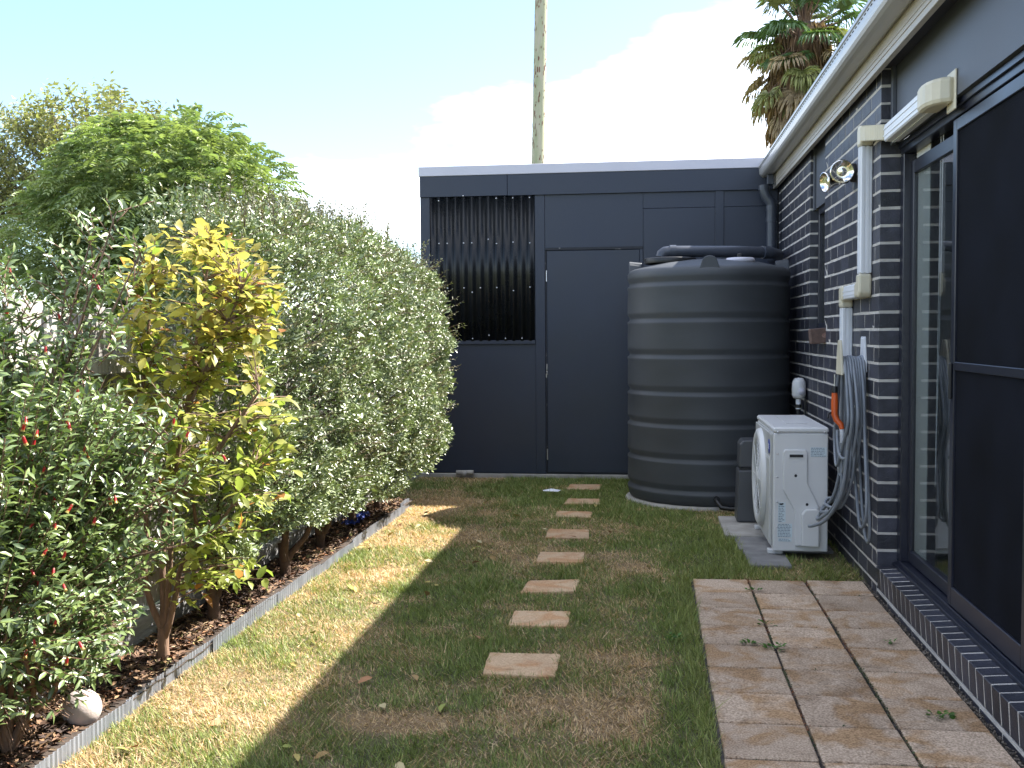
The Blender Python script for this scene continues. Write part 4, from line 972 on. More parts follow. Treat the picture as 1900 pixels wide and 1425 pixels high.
# ------------------------------------------------------------------ bed edging: overlapping lengths of corrugated strip
edg = thing('bed_edging', (EDX, 5.3, 0), 'low corrugated galvanised strip edging the garden bed', 'edging')
y = 2.0; i = 0
while y < 7.92:
    L = min(random.uniform(0.62, 0.80), 7.95 - y); n = int(L / 0.006); h = 0.050 + random.uniform(-.008, .008); skew = random.uniform(-.006, .006); x0 = EDX + 0.008 * (i % 2) + random.uniform(-.008, .008)
    if y > 7: x0 -= 0.03 * (y - 7)
    vs_, fs_ = [], []
    for k in range(n + 1):
        yy = y + (L + 0.03) * k / n; xx = x0 + 0.0035 * math.sin(yy * 2 * math.pi / 0.024) + skew * (k / n - .5)
        for (dx, z) in ((0, -0.03), (0, h + 0.008 * math.sin(k / n * 3)), (0.0022, h + 0.008 * math.sin(k / n * 3)), (0.0022, -0.03)): vs_.append((xx + dx + 0.06 * max(0, z) * 0.2, yy, z))
    for k in range(n):
        a = 4 * k
        fs_ += [(a, a + 1, a + 5, a + 4), (a + 1, a + 2, a + 6, a + 5), (a + 2, a + 3, a + 7, a + 6)]
    q = MB(); q.add(vs_, fs_, False); q.build('edging_strip', MT['edge'], edg)
    y += L; i += 1

# stone ball
q = MB(); prof = [(0.064 * math.sin(math.pi * i / 24) + 1e-4, -0.064 * math.cos(math.pi * i / 24)) for i in range(25)]
q.lathe(prof, (-1.895, 3.285, 0.064 + 0.02), 'z', 40); tag(q.build('stone_ball', MT['stone']), 'pale round stone ball in the garden bed', 'stone ball')

# blue scrap under the hedge
q = MB(); nx, ny = 6, 22
pts_ = [(-2.05 + .10 * i / nx + random.uniform(-.01, .01), 6.85 + .35 * j / ny + random.uniform(-.015, .015), .055 + random.uniform(0, .035)) for j in range(ny + 1) for i in range(nx + 1)]
q.add(pts_, [(j * (nx + 1) + i, j * (nx + 1) + i + 1, (j + 1) * (nx + 1) + i + 1, (j + 1) * (nx + 1) + i) for j in range(ny) for i in range(nx)])
tag(q.build('plastic_scrap', MT['blue']), 'crumpled blue plastic scrap under the hedge', 'scrap')
q = MB(); q.add([(-0.86, 8.62, .03), (-0.74, 8.60, .03), (-0.72, 8.66, .034), (-0.80, 8.67, .045), (-0.87, 8.65, .034)], [(0, 1, 2, 3), (0, 3, 4)])
tag(q.build('paper_scrap', MT['white']), 'small white paper scrap on the lawn near the shed door', 'scrap')

# ------------------------------------------------------------------ vegetation
def rand_unit(n, rg=RNG): return unit(rg.normal(0, 1, (n, 3)))

def branch_tree(mb, base, tips, r0, r1, seed, wob=0.05, seg=7):
    rr = random.Random(seed)
    for tip in tips:
        b, t = Vector(base), Vector(tip); n = 7; pts = []
        for i in range(n):
            f = i / (n - 1); p = b.lerp(t, f); p += Vector((rr.uniform(-wob, wob), rr.uniform(-wob, wob), 0)) * math.sin(f * math.pi)
            pts.append(p)
        mb.tube(pts, [r0 + (r1 - r0) * i / (n - 1) for i in range(n)], seg)

def twig_leaves(starts, ends, per_m, L, W, colf, kind, seed, droop=0.25, lo=0.25, spread=0.9):
    """leaves along straight twigs; returns arrays P,A,N,L,W,C"""
    rg = np.random.default_rng(seed); Ps, As, Ns = [], [], []
    for s, e in zip(starts, ends):
        d = e - s; ln = np.linalg.norm(d); n = max(3, int(ln * per_m * (1 - lo)))
        d = d / max(ln, 1e-6); t = np.linspace(lo, 1.0, n) + rg.normal(0, .015, n)
        side = np.cross(d, (0, 0, 1.0)); side = side / max(np.linalg.norm(side), 1e-4); up = np.cross(side, d)
        sg = np.where(np.arange(n) % 2 == 0, 1.0, -1.0)[:, None]
        ph = rg.normal(0, .7, n)[:, None]
        lat = (side * np.cos(ph) + up * np.sin(ph)) * sg
        A = d * rg.uniform(.3, .9, n)[:, None] + lat * spread + rg.normal(0, .25, (n, 3)) - np.array((0, 0, droop))
        N = up[None, :] + rg.normal(0, .45, (n, 3)) + np.array((0, 0, .5))
        Ps.append(s + (e - s) * t[:, None]); As.append(A); Ns.append(N)
    P, A, N = np.concatenate(Ps), np.concatenate(As), np.concatenate(Ns); n = len(P)
    return P, A, N, rg.uniform(L[0], L[1], n), rg.uniform(W[0], W[1], n), colf(P, rg)

def single_leaves(parent, P, A, N, L, W, C, kind, mat_, name='leaf', ncol=10):
    """each leaf an object of its own; alike leaves share one mesh per colour"""
    tv, tf = leaf_tpl(kind); order = np.argsort(C[:, 0] - C[:, 1] * 0.5); bins = np.array_split(order, ncol)
    base = np.array(root_loc(parent))
    A = unit(A); S = unit(np.cross(N, A)); U = np.cross(A, S)
    for b in bins:
        c = C[b].mean(0); asp = float((W[b] / L[b]).mean())
        me_ = None
        for i in b:
            if me_ is None:
                V = tv * np.array((1, asp, 1)); o = mesh_from_np(name, V, tf, mat_, None, np.tile(c, (len(tv), 1))); me_ = o.data; o.parent = parent
            else:
                o = bpy.data.objects.new(name, me_); link(o, parent)
            m = Matrix(((A[i][0] * L[i], S[i][0] * L[i], U[i][0] * L[i], P[i][0] - base[0]), (A[i][1] * L[i], S[i][1] * L[i], U[i][1] * L[i], P[i][1] - base[1]), (A[i][2] * L[i], S[i][2] * L[i], U[i][2] * L[i], P[i][2] - base[2]), (0, 0, 0, 1)))
            o.matrix_basis = m

def in_blobs(n, blobs, rg, shell=0.0):
    """points in a union of ellipsoids, biased to the outside by shell"""
    vol = np.array([b[1][0] * b[1][1] * b[1][2] for b in blobs]); k = rg.choice(len(blobs), n, p=vol / vol.sum())
    d = unit(rg.normal(0, 1, (n, 3))); r = rg.random(n) ** (1 / (3 + 6 * shell))
    c = np.array([b[0] for b in blobs])[k]; s = np.array([b[1] for b in blobs])[k]
    return c + d * s * r[:, None], d

# ---- hedge
hedge = thing('clipped_hedge', (-1.80, 6.0, 0.03), 'long clipped hedge of small glossy grey green leaves along the fence', 'hedge')
H0, H1 = 4.32, 8.0
def hedge_front(y, z):
    f = -1.50 - 0.05 * np.sin((y - 4) * 1.3) + 0.085 * (vnoise(y, z, 2.4, 5) - .5) * 2
    f = f - 0.10 * np.clip((5.2 - y) / 1.0, 0, 1)
    prof = 0.30 * np.clip((0.75 - z) / 0.65, 0, 1) ** 1.6 + 0.28 * np.clip((z - 1.45) / 0.55, 0, 1) ** 1.7
    end = 0.28 * np.clip((y - 7.35) / 0.6, 0, 1) ** 2
    return f - prof - end
def hedge_top(y): return 1.86 + 0.13 * np.exp(-((y - 6.1) / 0.9) ** 2) + 0.06 * (vnoise(y, y * 0, 2.2, 8) - .5) - 0.10 * np.clip((y - 7.3) / 0.7, 0, 1) - 0.06 * np.clip((5.2 - y) / .8, 0, 1)
def hedge_bot(y): return 0.34 + 0.10 * (vnoise(y, y * 0, 2.6, 12) - .5) * 2
rg = np.random.default_rng(21)
parts = []
# front shell
def hedge_leaves(n, depth, cs, seed, where):
    rg = np.random.default_rng(seed)
    y = rg.uniform(H0, H1, n); t = rg.random(n); zt, zb = hedge_top(y), hedge_bot(y)
    d = rg.exponential(depth, n)
    lump = 0.5 * vnoise(y, t * 2, 6.0, 33) + 0.5 * vnoise(y, t * 2, 13.0, 34)
    if where == 'front':
        z = zb + (zt - zb) * t; x = hedge_front(y, z) - d + 0.26 * (lump - .5)
        out = np.stack([np.ones(n), rg.normal(0, .15, n), 0.25 + 0.5 * (z - 1.0)], 1)
    elif where == 'top':
        xf = hedge_front(y, zt - 0.02); x = xf - rg.random(n) * (xf + 2.16); z = zt - d + 0.24 * (lump - .5)
        out = np.stack([0.3 * np.ones(n), rg.normal(0, .2, n), np.ones(n)], 1)
    elif where == 'end':
        z = zb + (zt - zb) * t; xf = hedge_front(np.full(n, H1), z); x = xf - rg.random(n) * (xf + 2.16); y = H1 - d
        out = np.stack([np.zeros(n), np.ones(n), 0.3 * np.ones(n)], 1)
    else:
        z = zb + (zt - zb) * t; xf = hedge_front(np.full(n, H0), z); x = xf - rg.random(n) * (xf + 2.16); y = H0 + d
        out = np.stack([np.zeros(n), -np.ones(n), 0.3 * np.ones(n)], 1)
    # thin holes
    hole = (vnoise(y * 1.0, z * 1.0, 5.5, 44) > 0.74) | (vnoise(y, z, 11.0, 45) > 0.80)
    keep = ~(hole & (rg.random(n) < 0.75) & (d < 0.12)); x, y, z, out, d = x[keep], y[keep], z[keep], out[keep], d[keep]; n = len(x)
    A = unit(out) * 0.6 + rand_unit(n, rg) * 0.9 + np.array((0, 0, .25)); N = unit(out) * 0.40 + rand_unit(n, rg) * 0.58 + np.array((0.30, -0.32, .40))
    f = rg.random((n, 1)); nw = (vnoise(y, z, 3.2, 71)[:, None])
    C = (np.array((0.110, 0.160, 0.060)) * (1 - f) + np.array((0.28, 0.33, 0.145)) * f) * (0.75 + 0.5 * nw)
    yl = rg.random(n) < 0.06 * (z / 1.5); C[yl] = np.array((0.22, 0.20, 0.07))
    return leaf_arrays(np.stack([x, y, z], 1), A, N, rg.uniform(.020, .041, n) * cs, rg.uniform(.008, .0155, n) * cs, C, 'kite')
parts = [hedge_leaves(80000, 0.05, 0.95, 101, 'front'), hedge_leaves(17000, 0.05, 1.0, 102, 'top'), hedge_leaves(5000, 0.05, 1.0, 103, 'end'), hedge_leaves(7000, 0.05, 1.0, 104, 'near'), hedge_leaves(9000, 0.20, 1.5, 105, 'front')]
# wispy shoots on the top and the face
n = 520; y = rg.uniform(H0 + .05, H1 - .1, n); xf = hedge_front(y, hedge_top(y) - .02); x = xf - rg.random(n) * (xf + 2.12)
s = np.stack([x, y, hedge_top(y) - 0.06], 1); e = s + np.stack([rg.normal(0.02, .05, n), rg.normal(0, .05, n), rg.uniform(.05, .20, n) * (0.5 + 0.9 * vnoise(y, x, 3, 90)) + .04], 1)
y2 = rg.uniform(H0 + .1, H1 - .1, 420); z2 = rg.uniform(.5, 1.9, 420); z2 = np.minimum(z2, hedge_top(y2) - .05)
s2 = np.stack([hedge_front(y2, z2) - .05, y2, z2], 1); e2 = s2 + np.stack([rg.uniform(.07, .17, 420), rg.normal(0, .05, 420), rg.uniform(0, .12, 420)], 1)
S_, E_ = np.concatenate([s, s2]), np.concatenate([e, e2])
hc = lambda P, r: (np.array((0.15, 0.17, 0.085)) * r.uniform(.7, 1.3, (len(P), 1)) + np.array((0.07, 0.03, 0.01)) * r.random((len(P), 1)))
P, A, N, L_, W_, C = twig_leaves(S_, E_, 80, (.016, .032), (.006, .012), hc, 'kite', 55, 0.0, 0.1)
parts.append(leaf_arrays(P, A, N, L_, W_, C, 'kite'))
V, Fa, Cc = cat_arrays(parts)
mesh_from_np('foliage', V, Fa, MT['hedgeleaf'], hedge, Cc)["kind"] = "stuff"
tw = MB()
for a, b in zip(S_, E_): tw.tube([a, (Vector(a) + Vector(b)) / 2, b], [.0022, .0016, .0008], 3, caps=False)
rr = random.Random(3)
for i in range(260):
    y = rr.uniform(H0 + .1, H1 - .1); z = rr.uniform(.4, 1.8); x = float(hedge_front(np.array([y]), np.array([z]))[0])
    a = Vector((-1.95, y + rr.uniform(-.2, .2), max(.3, z - rr.uniform(.1, .5)))); b = Vector((x - .02, y, z)); tw.tube([a, a.lerp(b, .5) + Vector((0, rr.uniform(-.04, .04), .03)), b], [.006, .004, .002], 5, caps=False)
tw.build('twigs', MT['hbark'], hedge)
for ty, tx in ((4.55, -1.97), (5.39, -1.93), (6.15, -1.98), (6.92, -2.00), (7.6, -2.0)):
    q = MB(); zb = 0.02
    q.tube([(tx, ty, zb), (tx + .01, ty - .02, .10), (tx - .02, ty + .02, .22)], [.034, .028, .024], 9)
    branch_tree(q, (tx, ty, .10), [(tx + .22, ty + .10, .55), (tx - .02, ty + .28, .7), (tx + .05, ty - .30, .62), (tx + .14, ty - .12, .8), (tx - .05, ty + .05, 1.1)], .020, .007, int(ty * 10), .04)
    q.build('trunk', MT['hbark'], hedge)

# ---- golden small tree
crepe = thing('golden_tree', (-1.93, 3.97, 0.03), 'small multi stemmed tree with yellow green autumn leaves in front of the hedge', 'tree')
q = MB(); b0 = (-1.93, 3.97, 0.02)
q.tube([b0, (-1.932, 3.965, .08), (-1.93, 3.965, .17)], [.026, .022, .022], 10)
LIMBS = [[(-1.93, 3.965, .15), (-1.925, 3.96, .30), (-1.93, 3.98, .50), (-1.90, 4.0, .80), (-1.83, 4.03, 1.10), (-1.78, 4.03, 1.40), (-1.72, 4.02, 1.68)],
         [(-1.93, 3.965, .16), (-1.905, 3.95, .26), (-1.88, 3.93, .42), (-1.86, 3.93, .70), (-1.80, 3.92, 1.0), (-1.68, 3.9, 1.25), (-1.55, 3.9, 1.50)],
         [(-1.928, 3.965, .12), (-1.895, 3.95, .20), (-1.86, 3.94, .32), (-1.84, 3.95, .42), (-1.76, 3.95, .52), (-1.66, 3.95, .62), (-1.55, 3.95, .78)],
         [(-1.932, 3.965, .16), (-1.965, 3.95, .25), (-1.985, 3.93, .38), (-1.975, 3.93, .60), (-2.0, 3.95, .95), (-1.98, 3.97, 1.25), (-1.95, 3.98, 1.52)],
         [(-1.87, 3.93, .60), (-1.80, 3.90, .72), (-1.70, 3.88, .82), (-1.58, 3.86, .98), (-1.47, 3.85, 1.12)]]
for l_ in LIMBS:
    p = smooth_path(l_, 4); q.tube(p, [.015 - .011 * i / len(p) for i in range(len(p))], 8)
limb_pts = np.array([tuple(v) for l_ in LIMBS for v in smooth_path(l_, 4)])
q.build('trunk', MT['bark'], crepe)
rg = np.random.default_rng(5)
blobs = [((-1.76, 3.98, 1.46), (.34, .33, .32)), ((-1.76, 3.98, 1.46), (.34, .33, .32)), ((-1.70, 3.94, 1.02), (.33, .30, .28)), ((-1.62, 3.92, .74), (.25, .25, .25)), ((-1.70, 3.92, .46), (.24, .22, .16)), ((-1.90, 3.95, 1.0), (.22, .25, .3))]
ends, _ = in_blobs(500, blobs, rg, 0.7)
# attach every twig to the nearest limb point below it
st = []
for e in ends:
    dd = np.linalg.norm(limb_pts - e, axis=1) + 1.2 * np.maximum(0, limb_pts[:, 2] - e[2] + .04); i = dd.argmin(); st.append(limb_pts[i])
st = np.array(st)
ln = np.linalg.norm(ends - st, axis=1); k = ln > .45; st[k] = ends[k] + (st[k] - ends[k]) * (.45 / ln[k])[:, None]
def crepe_col(P, r):
    n = len(P); h = np.clip((P[:, 2] - 0.75) / 0.8 + r.normal(0, .22, n), 0, 1)[:, None]
    c = np.array((0.38, 0.44, 0.120)) * (1 - h) + np.array((0.49, 0.43, 0.115)) * h
    c = c * r.uniform(.7, 1.2, (n, 1)); o = r.random(n) < .03; c[o] = np.array((0.40, 0.18, 0.06)); g = r.random(n) < .18; c[g] = np.array((0.22, 0.30, 0.055)); return c
P, A, N, L_, W_, C = twig_leaves(st, ends, 40, (.046, .078), (.021, .036), crepe_col, 'oval', 8, 0.15, 0.2)
L_[P[:, 2] > 1.2] *= 0.9
dist = np.linalg.norm(P - np.array((0, 0, CAM_H)), axis=1); near = np.argsort(dist)[:300]; rest = np.argsort(dist)[300:]
single_leaves(crepe, P[near], A[near], N[near], L_[near], W_[near], C[near], 'oval', MT['crepeleaf'])
V, Fa, Cc = leaf_arrays(P[rest], A[rest], N[rest], L_[rest], W_[rest], C[rest], 'oval')
tag(mesh_from_np('crown', V, Fa, MT['crepeleaf'], crepe, Cc), kind='stuff')
tw = MB()
for a, b in zip(st, ends):
    m_ = (Vector(a) + Vector(b)) / 2 + Vector((0, 0, .02)); tw.tube([a, m_, b], [.0035, .0024, .0012], 5, caps=False)
tw.build('twigs', MT['bark'], crepe)

# ---- bell flower shrub in the left foreground
bell = thing('bell_flower_shrub', (-2.0, 3.0, 0.03), 'leafy shrub with red bell flowers filling the left foreground', 'shrub')
rg = np.random.default_rng(9)
bl_ = [((-2.05, 2.95, .95), (.50, .55, .42)), ((-1.98, 2.95, .55), (.42, .55, .45)), ((-2.10, 2.85, .22), (.27, .45, .25)), ((-1.85, 3.2, .92), (.30, .28, .30)), ((-2.15, 2.95, 1.25), (.30, .4, .22)), ((-1.82, 3.15, .62), (.25, .25, .28))]
ends, dr_ = in_blobs(2300, bl_, rg, 1.2)
ends = ends[(ends[:, 2] > .05) & (ends[:, 0] > -2.6)]
core = np.array((-2.02, 2.95, .6)); st = ends + (core - ends) * rg.uniform(.25, .45, (len(ends), 1)); st[:, 2] -= .08
# tall loose shoots
def shoot(b, t, k, seed):
    r = np.random.default_rng(seed); b, t = np.array(b), np.array(t); f = np.linspace(.25, 1, k)[:, None]
    p = b + (t - b) * f; p[:, :2] += .03 * np.sin(f * 3)
    e = p + np.stack([r.normal(0, .075, k), r.normal(0, .06, k), r.uniform(.04, .12, k)], 1); return p, e
SH = [((-1.90, 3.1, 1.0), (-1.63, 3.1, 1.72)), ((-1.92, 3.1, 1.0), (-1.72, 3.12, 1.66)), ((-1.88, 3.1, 1.0), (-1.56, 3.12, 1.60)), ((-2.1, 3.1, 1.1), (-2.02, 3.1, 1.56)), ((-2.1, 3.05, 1.1), (-1.93, 3.1, 1.44)), ((-1.9, 3.1, 1.0), (-1.80, 3.1, 1.50)), ((-2.2, 3.0, 1.1), (-2.12, 3.0, 1.52)),
      ((-1.75, 3.2, .8), (-1.50, 3.2, 1.08)), ((-1.75, 3.2, .7), (-1.48, 3.2, .86)), ((-1.75, 3.2, .6), (-1.50, 3.22, .66))]
tws = MB()
for i, (b, t) in enumerate(SH):
    p, e = shoot(b, t, 20 if i < 7 else 14, i); st = np.concatenate([st, p]); ends = np.concatenate([ends, e]); bb, tt = Vector(b), Vector(t)
    tws.tube([bb, bb.lerp(tt, .5), tt], [.006, .004, .002], 6)
bc = lambda P, r: (np.array((0.105, 0.160, 0.060)) * r.uniform(.7, 1.2, (len(P), 1)) + np.array((0.15, 0.17, 0.055)) * r.random((len(P), 1)) ** 1.5)
P, A, N, L_, W_, C = twig_leaves(st, ends, 88, (.025, .050), (.009, .0155), bc, 'oval', 18, 0.05, 0.12, 1.0)
N = N * 0.5 + rand_unit(len(N), rg) * 0.55 + np.array((0.32, -0.30, 0.25))
kp = ~((P[:, 0] > -2.0) & (P[:, 2] < .24) & (P[:, 0] > -2.06 + 0.35 * (P[:, 2] - .05))); P, A, N, L_, W_, C = P[kp], A[kp], N[kp], L_[kp], W_[kp], C[kp]
dist = np.linalg.norm(P - np.array((0, 0, CAM_H)), axis=1)
vis = np.array([(Vector(p) - Vector((0, 0, CAM_H))).dot(Rv) / (Vector(p) - Vector((0, 0, CAM_H))).dot(Fv) > -0.48 for p in P])
front = np.where(vis, dist, 99 + dist); order = np.argsort(front - 0.25 * (P[:, 0] + 2)); near, rest = order[:300], order[300:]
single_leaves(bell, P[near], A[near], N[near], L_[near], W_[near], C[near], 'oval', MT['bellleaf'])
V, Fa, Cc = leaf_arrays(P[rest], A[rest], N[rest], L_[rest], W_[rest], C[rest], 'oval')
tag(mesh_from_np('foliage', V, Fa, MT['bellleaf'], bell, Cc), kind='stuff')
for a, b in zip(st, ends): tws.tube([a, b], [.0026, .0012], 4, caps=False)
branch_tree(tws, (-1.98, 3.0, .03), [(-1.85, 3.1, 1.05), (-2.1, 2.9, 1.1), (-1.75, 3.15, .6), (-2.0, 2.7, .9), (-2.1, 3.05, 1.2), (-1.88, 2.9, .5), (-1.7, 3.2, .85)], .013, .005, 4, .05)
tws.build('stems', MT['bark'], bell)
# flowers : hanging red tubes with pale tips
fv, ff, fc = [], [], []
prf = [(0.0022, 0.0, (0.20, 0.24, 0.06)), (0.0042, -.003, (0.30, 0.05, 0.04)), (0.0044, -.012, (0.55, 0.025, 0.035)), (0.0046, -.020, (0.58, 0.04, 0.04)), (0.0050, -.024, (0.55, 0.42, 0.12)), (0.0062, -.029, (0.50, 0.48, 0.18))]
for r_, h_, c_ in prf:
    for k in range(6): fv.append((r_ * math.cos(k * math.pi / 3), r_ * math.sin(k * math.pi / 3), h_)); fc.append(c_)
for i in range(5):
    for k in range(6): ff.append((i * 6 + k, i * 6 + (k + 1) % 6, i * 6 + 6 + (k + 1) % 6, i * 6 + 6 + k))
fo = mesh_from_np('flower', np.array(fv), np.array(ff), MT['flower'], None, np.array(fc), True); fo.parent = bell; fm = fo.data
cand = order[:2600]; pick = RNG.choice(cand, 46, replace=False); base = Vector(root_loc(bell))
hi = np.where((P[:, 2] > 1.3))[0]; pick = np.concatenate([pick, RNG.choice(hi, 9, replace=False)])
for j, i in enumerate(pick):
    o = fo if j == 0 else bpy.data.objects.new('flower', fm)
    if j: link(o, bell)
    p = Vector(P[i]); d = (Vector((0, 0, CAM_H)) - p).normalized()
    o.location = p + d * .03 + Vector((.01, 0, 0)) - base; s = random.uniform(.75, 1.05); o.scale = (s, s, s); o.rotation_euler = (random.gauss(0, .4), random.gauss(0, .4), random.uniform(0, 6))

# ---- feathery tree behind the fence
def frond_arrays(P, A, L, C, rg, pairs=9, w=.20, droop=.5):
    """pinnate fronds: two rows of leaflets on a drooping rib"""
    n = len(P); A = unit(A); out_ = []
    up = np.tile(np.array((0, 0, 1.0)), (n, 1)); S = unit(np.cross(A, up) + rg.normal(0, .15, (n, 3))); U = np.cross(S, A)
    for k in range(pairs):
        t = (k + .7) / pairs; Q = P + A * (L * t)[:, None] - np.array((0, 0, 1)) * (droop * L * t * t)[:, None]
        ll = L * w * (1.25 - .9 * abs(t - .4)) * 1.4
        for sg in (-1, 1):
            AA = A * .55 + S * sg * .9 - np.array((0, 0, .35 + .3 * t)) + rg.normal(0, .12, (n, 3))
            out_.append(leaf_arrays(Q, AA, U + rg.normal(0, .3, (n, 3)), ll, L * .085, C * rg.uniform(.85, 1.15, (n, 1)), 'kite'))
    return cat_arrays(out_)
TB = Vector((-6.7, 14.0, -.05))
ft = thing('feathery_tree', TB, 'dense bright green tree with feathery drooping leaves behind the fence', 'tree')
q = MB(); q.tube([TB, TB + Vector((.05, 0, .8)), TB + Vector((-.05, .1, 1.8)), TB + Vector((0, 0, 2.6))], [.17, .14, .12, .09], 10)
rg = np.random.default_rng(31)
tb = [((-6.75, 14.0, 3.25), (1.35, 1.3, .95)), ((-5.65, 13.8, 2.95), (.85, .9, .95)), ((-7.8, 13.9, 2.75), (.85, .9, .80)), ((-6.3, 13.9, 3.75), (.8, .8, .60)), ((-7.2, 14, 3.7), (.7, .7, .55)), ((-5.9, 13.5, 2.2), (.9, .8, .7)), ((-7.6, 13.6, 2.0), (.9, .8, .6)), ((-6.7, 13.6, 2.4), (1.1, .8, .8))]
c_, d_ = in_blobs(3700, tb, rg, 1.6)
branch_tree(q, TB + Vector((0, 0, 1.6)), [Vector(b[0]) for b in tb], .08, .02, 12, .15)
q.build('trunk', MT['tbark'], ft)
n = len(c_); A = unit(d_ * np.array((1, 1, .6)) + rg.normal(0, .35, (n, 3)) + np.array((0.1, -.1, .25)))
f = rg.random((n, 1)); C = np.array((0.15, 0.215, 0.085)) * (1 - f) + np.array((0.33, 0.38, 0.160)) * f
low = np.clip((2.75 - c_[:, 2]) / 0.9, 0, 1)[:, None]; C = C * (1 - 0.55 * low * rg.random((n, 1)))  # lower fronds coloured darker: shade under the crown put into the leaf colour
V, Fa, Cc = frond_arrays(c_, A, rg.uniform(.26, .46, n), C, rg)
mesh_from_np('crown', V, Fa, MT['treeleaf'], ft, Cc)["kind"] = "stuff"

# ---- thin greyish tree farther back
TB = Vector((-9.6, 18.5, -.05))
gt = thing('olive_tree', TB, 'thin crowned olive brown tree rising behind the feathery tree', 'tree')
rg = np.random.default_rng(41)
tb = [((-11.2, 18, 4.6), (1.3, 1.2, 1.0)), ((-10.0, 18, 5.1), (1.2, 1.2, .80)), ((-8.7, 18.2, 4.75), (1.1, 1.1, .75)), ((-7.7, 18, 4.45), (.8, 1, .6)), ((-11.4, 18, 3.3), (1.2, 1, 1.0)), ((-9.3, 18, 3.9), (1.9, 1.2, .8)), ((-12.3, 18, 4.0), (1.2, 1, 1.3))]
ends, _ = in_blobs(1700, tb, rg, .8); cc_ = np.array((-9.7, 18.3, 2.8)); st = ends + (cc_ - ends) * rg.uniform(.10, .22, (len(ends), 1))
tc_ = lambda P, r: np.array((0.24, 0.26, 0.13)) * r.uniform(.6, 1.3, (len(P), 1)) + np.array((0.09, 0.05, 0.01)) * r.random((len(P), 1))
P, A, N, L_, W_, C = twig_leaves(st, ends, 48, (.08, .15), (.03, .06), tc_, 'kite', 42, .35, 0.1)
P = P + rg.normal(0, .06, P.shape)
V, Fa, Cc = leaf_arrays(P, A, N, L_, W_, C, 'kite'); mesh_from_np('crown', V, Fa, MT['treeleaf'], gt, Cc)["kind"] = "stuff"
q = MB(); q.tube([TB, TB + Vector((0, 0, 1.2)), TB + Vector((-.1, 0, 2.6))], [.22, .18, .14], 10)
branch_tree(q, TB + Vector((-.1, 0, 2.3)), [Vector(b[0]) + Vector((0, 0, .3)) for b in tb], .08, .02, 22, .25)
for a, b in zip(st[::3], ends[::3]): q.tube([Vector(a) + (Vector(cc_) - Vector(a)) * .06 + Vector((random.uniform(-.1, .1), 0, random.uniform(-.12, 0))), a, b], [.010, .008, .004], 4, caps=False)
q.build('trunk', MT['tbark'], gt)

# ---- palm behind the house roof
PB = Vector((3.55, 26.0, -.05))
palm = thing('fan_palm', PB, 'tall fan palm with a shaggy dead leaf skirt behind the house roof', 'palm tree')
q = MB(); q.tube([PB, PB + Vector((0, 0, 3)), PB + Vector((.05, 0, 6.0)), PB + Vector((.1, 0, 8.6))], [.42, .36, .33, .30], 16); q.build('trunk', MT['tbark'], palm)
rg = np.random.default_rng(61); n = 6800; z = rg.uniform(4.6, 8.6, n); th = rg.uniform(0, 6.283, n); rad = .42 + .20 * np.clip((z - 4.6) / 2.2, 0, 1) - .22 * np.clip((z - 7.2) / 1.4, 0, 1) + rg.normal(0, .05, n)
P = np.stack([PB.x + .06 + rad * np.cos(th), PB.y + rad * np.sin(th), z], 1); A = np.stack([.12 * np.cos(th) + rg.normal(0, .12, n), .12 * np.sin(th) + rg.normal(0, .12, n), -np.ones(n)], 1); N = np.stack([np.cos(th), np.sin(th), np.zeros(n)], 1)
C = np.array((0.36, 0.23, 0.155)) * rg.uniform(.45, 1.5, (n, 1)); V, Fa, Cc = leaf_arrays(P, A, N, rg.uniform(.35, .8, n), rg.uniform(.02, .06, n), C, 'kite'); mesh_from_np('skirt', V, Fa, MT['palmleaf'], palm, Cc)["kind"] = "stuff"
def fan(c, d, size, colr, seed, droop):
    r = np.random.default_rng(seed); d = np.array(d, dtype=float); d /= np.linalg.norm(d); s = np.cross(d, (0, 0, 1.0)); s /= np.linalg.norm(s) + 1e-6; u = np.cross(s, d)
    k = 30; an = np.linspace(-2.0, 2.0, k) + r.normal(0, .03, k)
    A = np.cos(an)[:, None] * d + np.sin(an)[:, None] * s + (np.abs(an) * .05)[:, None] * u; ln = size * (1 - .12 * np.abs(an)) * r.uniform(.85, 1.08, k)
    P = np.tile(np.array(c), (k, 1)); N = np.tile(u, (k, 1)) + np.sin(np.arange(k) * math.pi)[:, None]
    C = np.array(colr) * r.uniform(.7, 1.25, (k, 1))
    a1 = leaf_arrays(P, A, N, ln * .72, ln * .16, C, 'kite')
    P2 = P + unit(A) * (ln * .55)[:, None]; A2 = unit(A) * .8 + np.array((0, 0, -droop)) + r.normal(0, .15, (k, 3))
    return cat_arrays([a1, leaf_arrays(P2, A2, N, ln * .55, ln * .07, C * 1.05, 'kite')])
for i in range(84):
    t = i / 83; az = i * 2.399 + rg.normal(0, .3); elv = 1.35 - 2.25 * t + rg.normal(0, .28); top = PB + Vector((.1, 0, 8.55 - .95 * t))
    d = np.array((math.cos(az) * math.cos(elv), math.sin(az) * math.cos(elv), math.sin(elv)))
    pl = rg.uniform(.75, 1.25); c = np.array(top) + d * pl + np.array((0, 0, -.22 * pl * max(0, 1 - elv)))
    dead = t > .55; colr = (0.42, 0.31, 0.20) if (dead and rg.random() < .55) else ((0.26, 0.27, 0.10) if rg.random() < .3 else (0.11, 0.18, 0.075))
    V, Fa, Cc = fan(c, d + np.array((0, 0, -.5 * t)), rg.uniform(.50, .85), colr, i, .6 + .9 * t)
    fr = mesh_from_np('frond', V, Fa, MT['palmleaf'], palm, Cc)
    q = MB(); q.tube([top, (Vector(top) + Vector(c)) / 2 + Vector((0, 0, .08)), c], [.028, .02, .012], 5, caps=False); q.build('stalk', MT['bark'], fr)

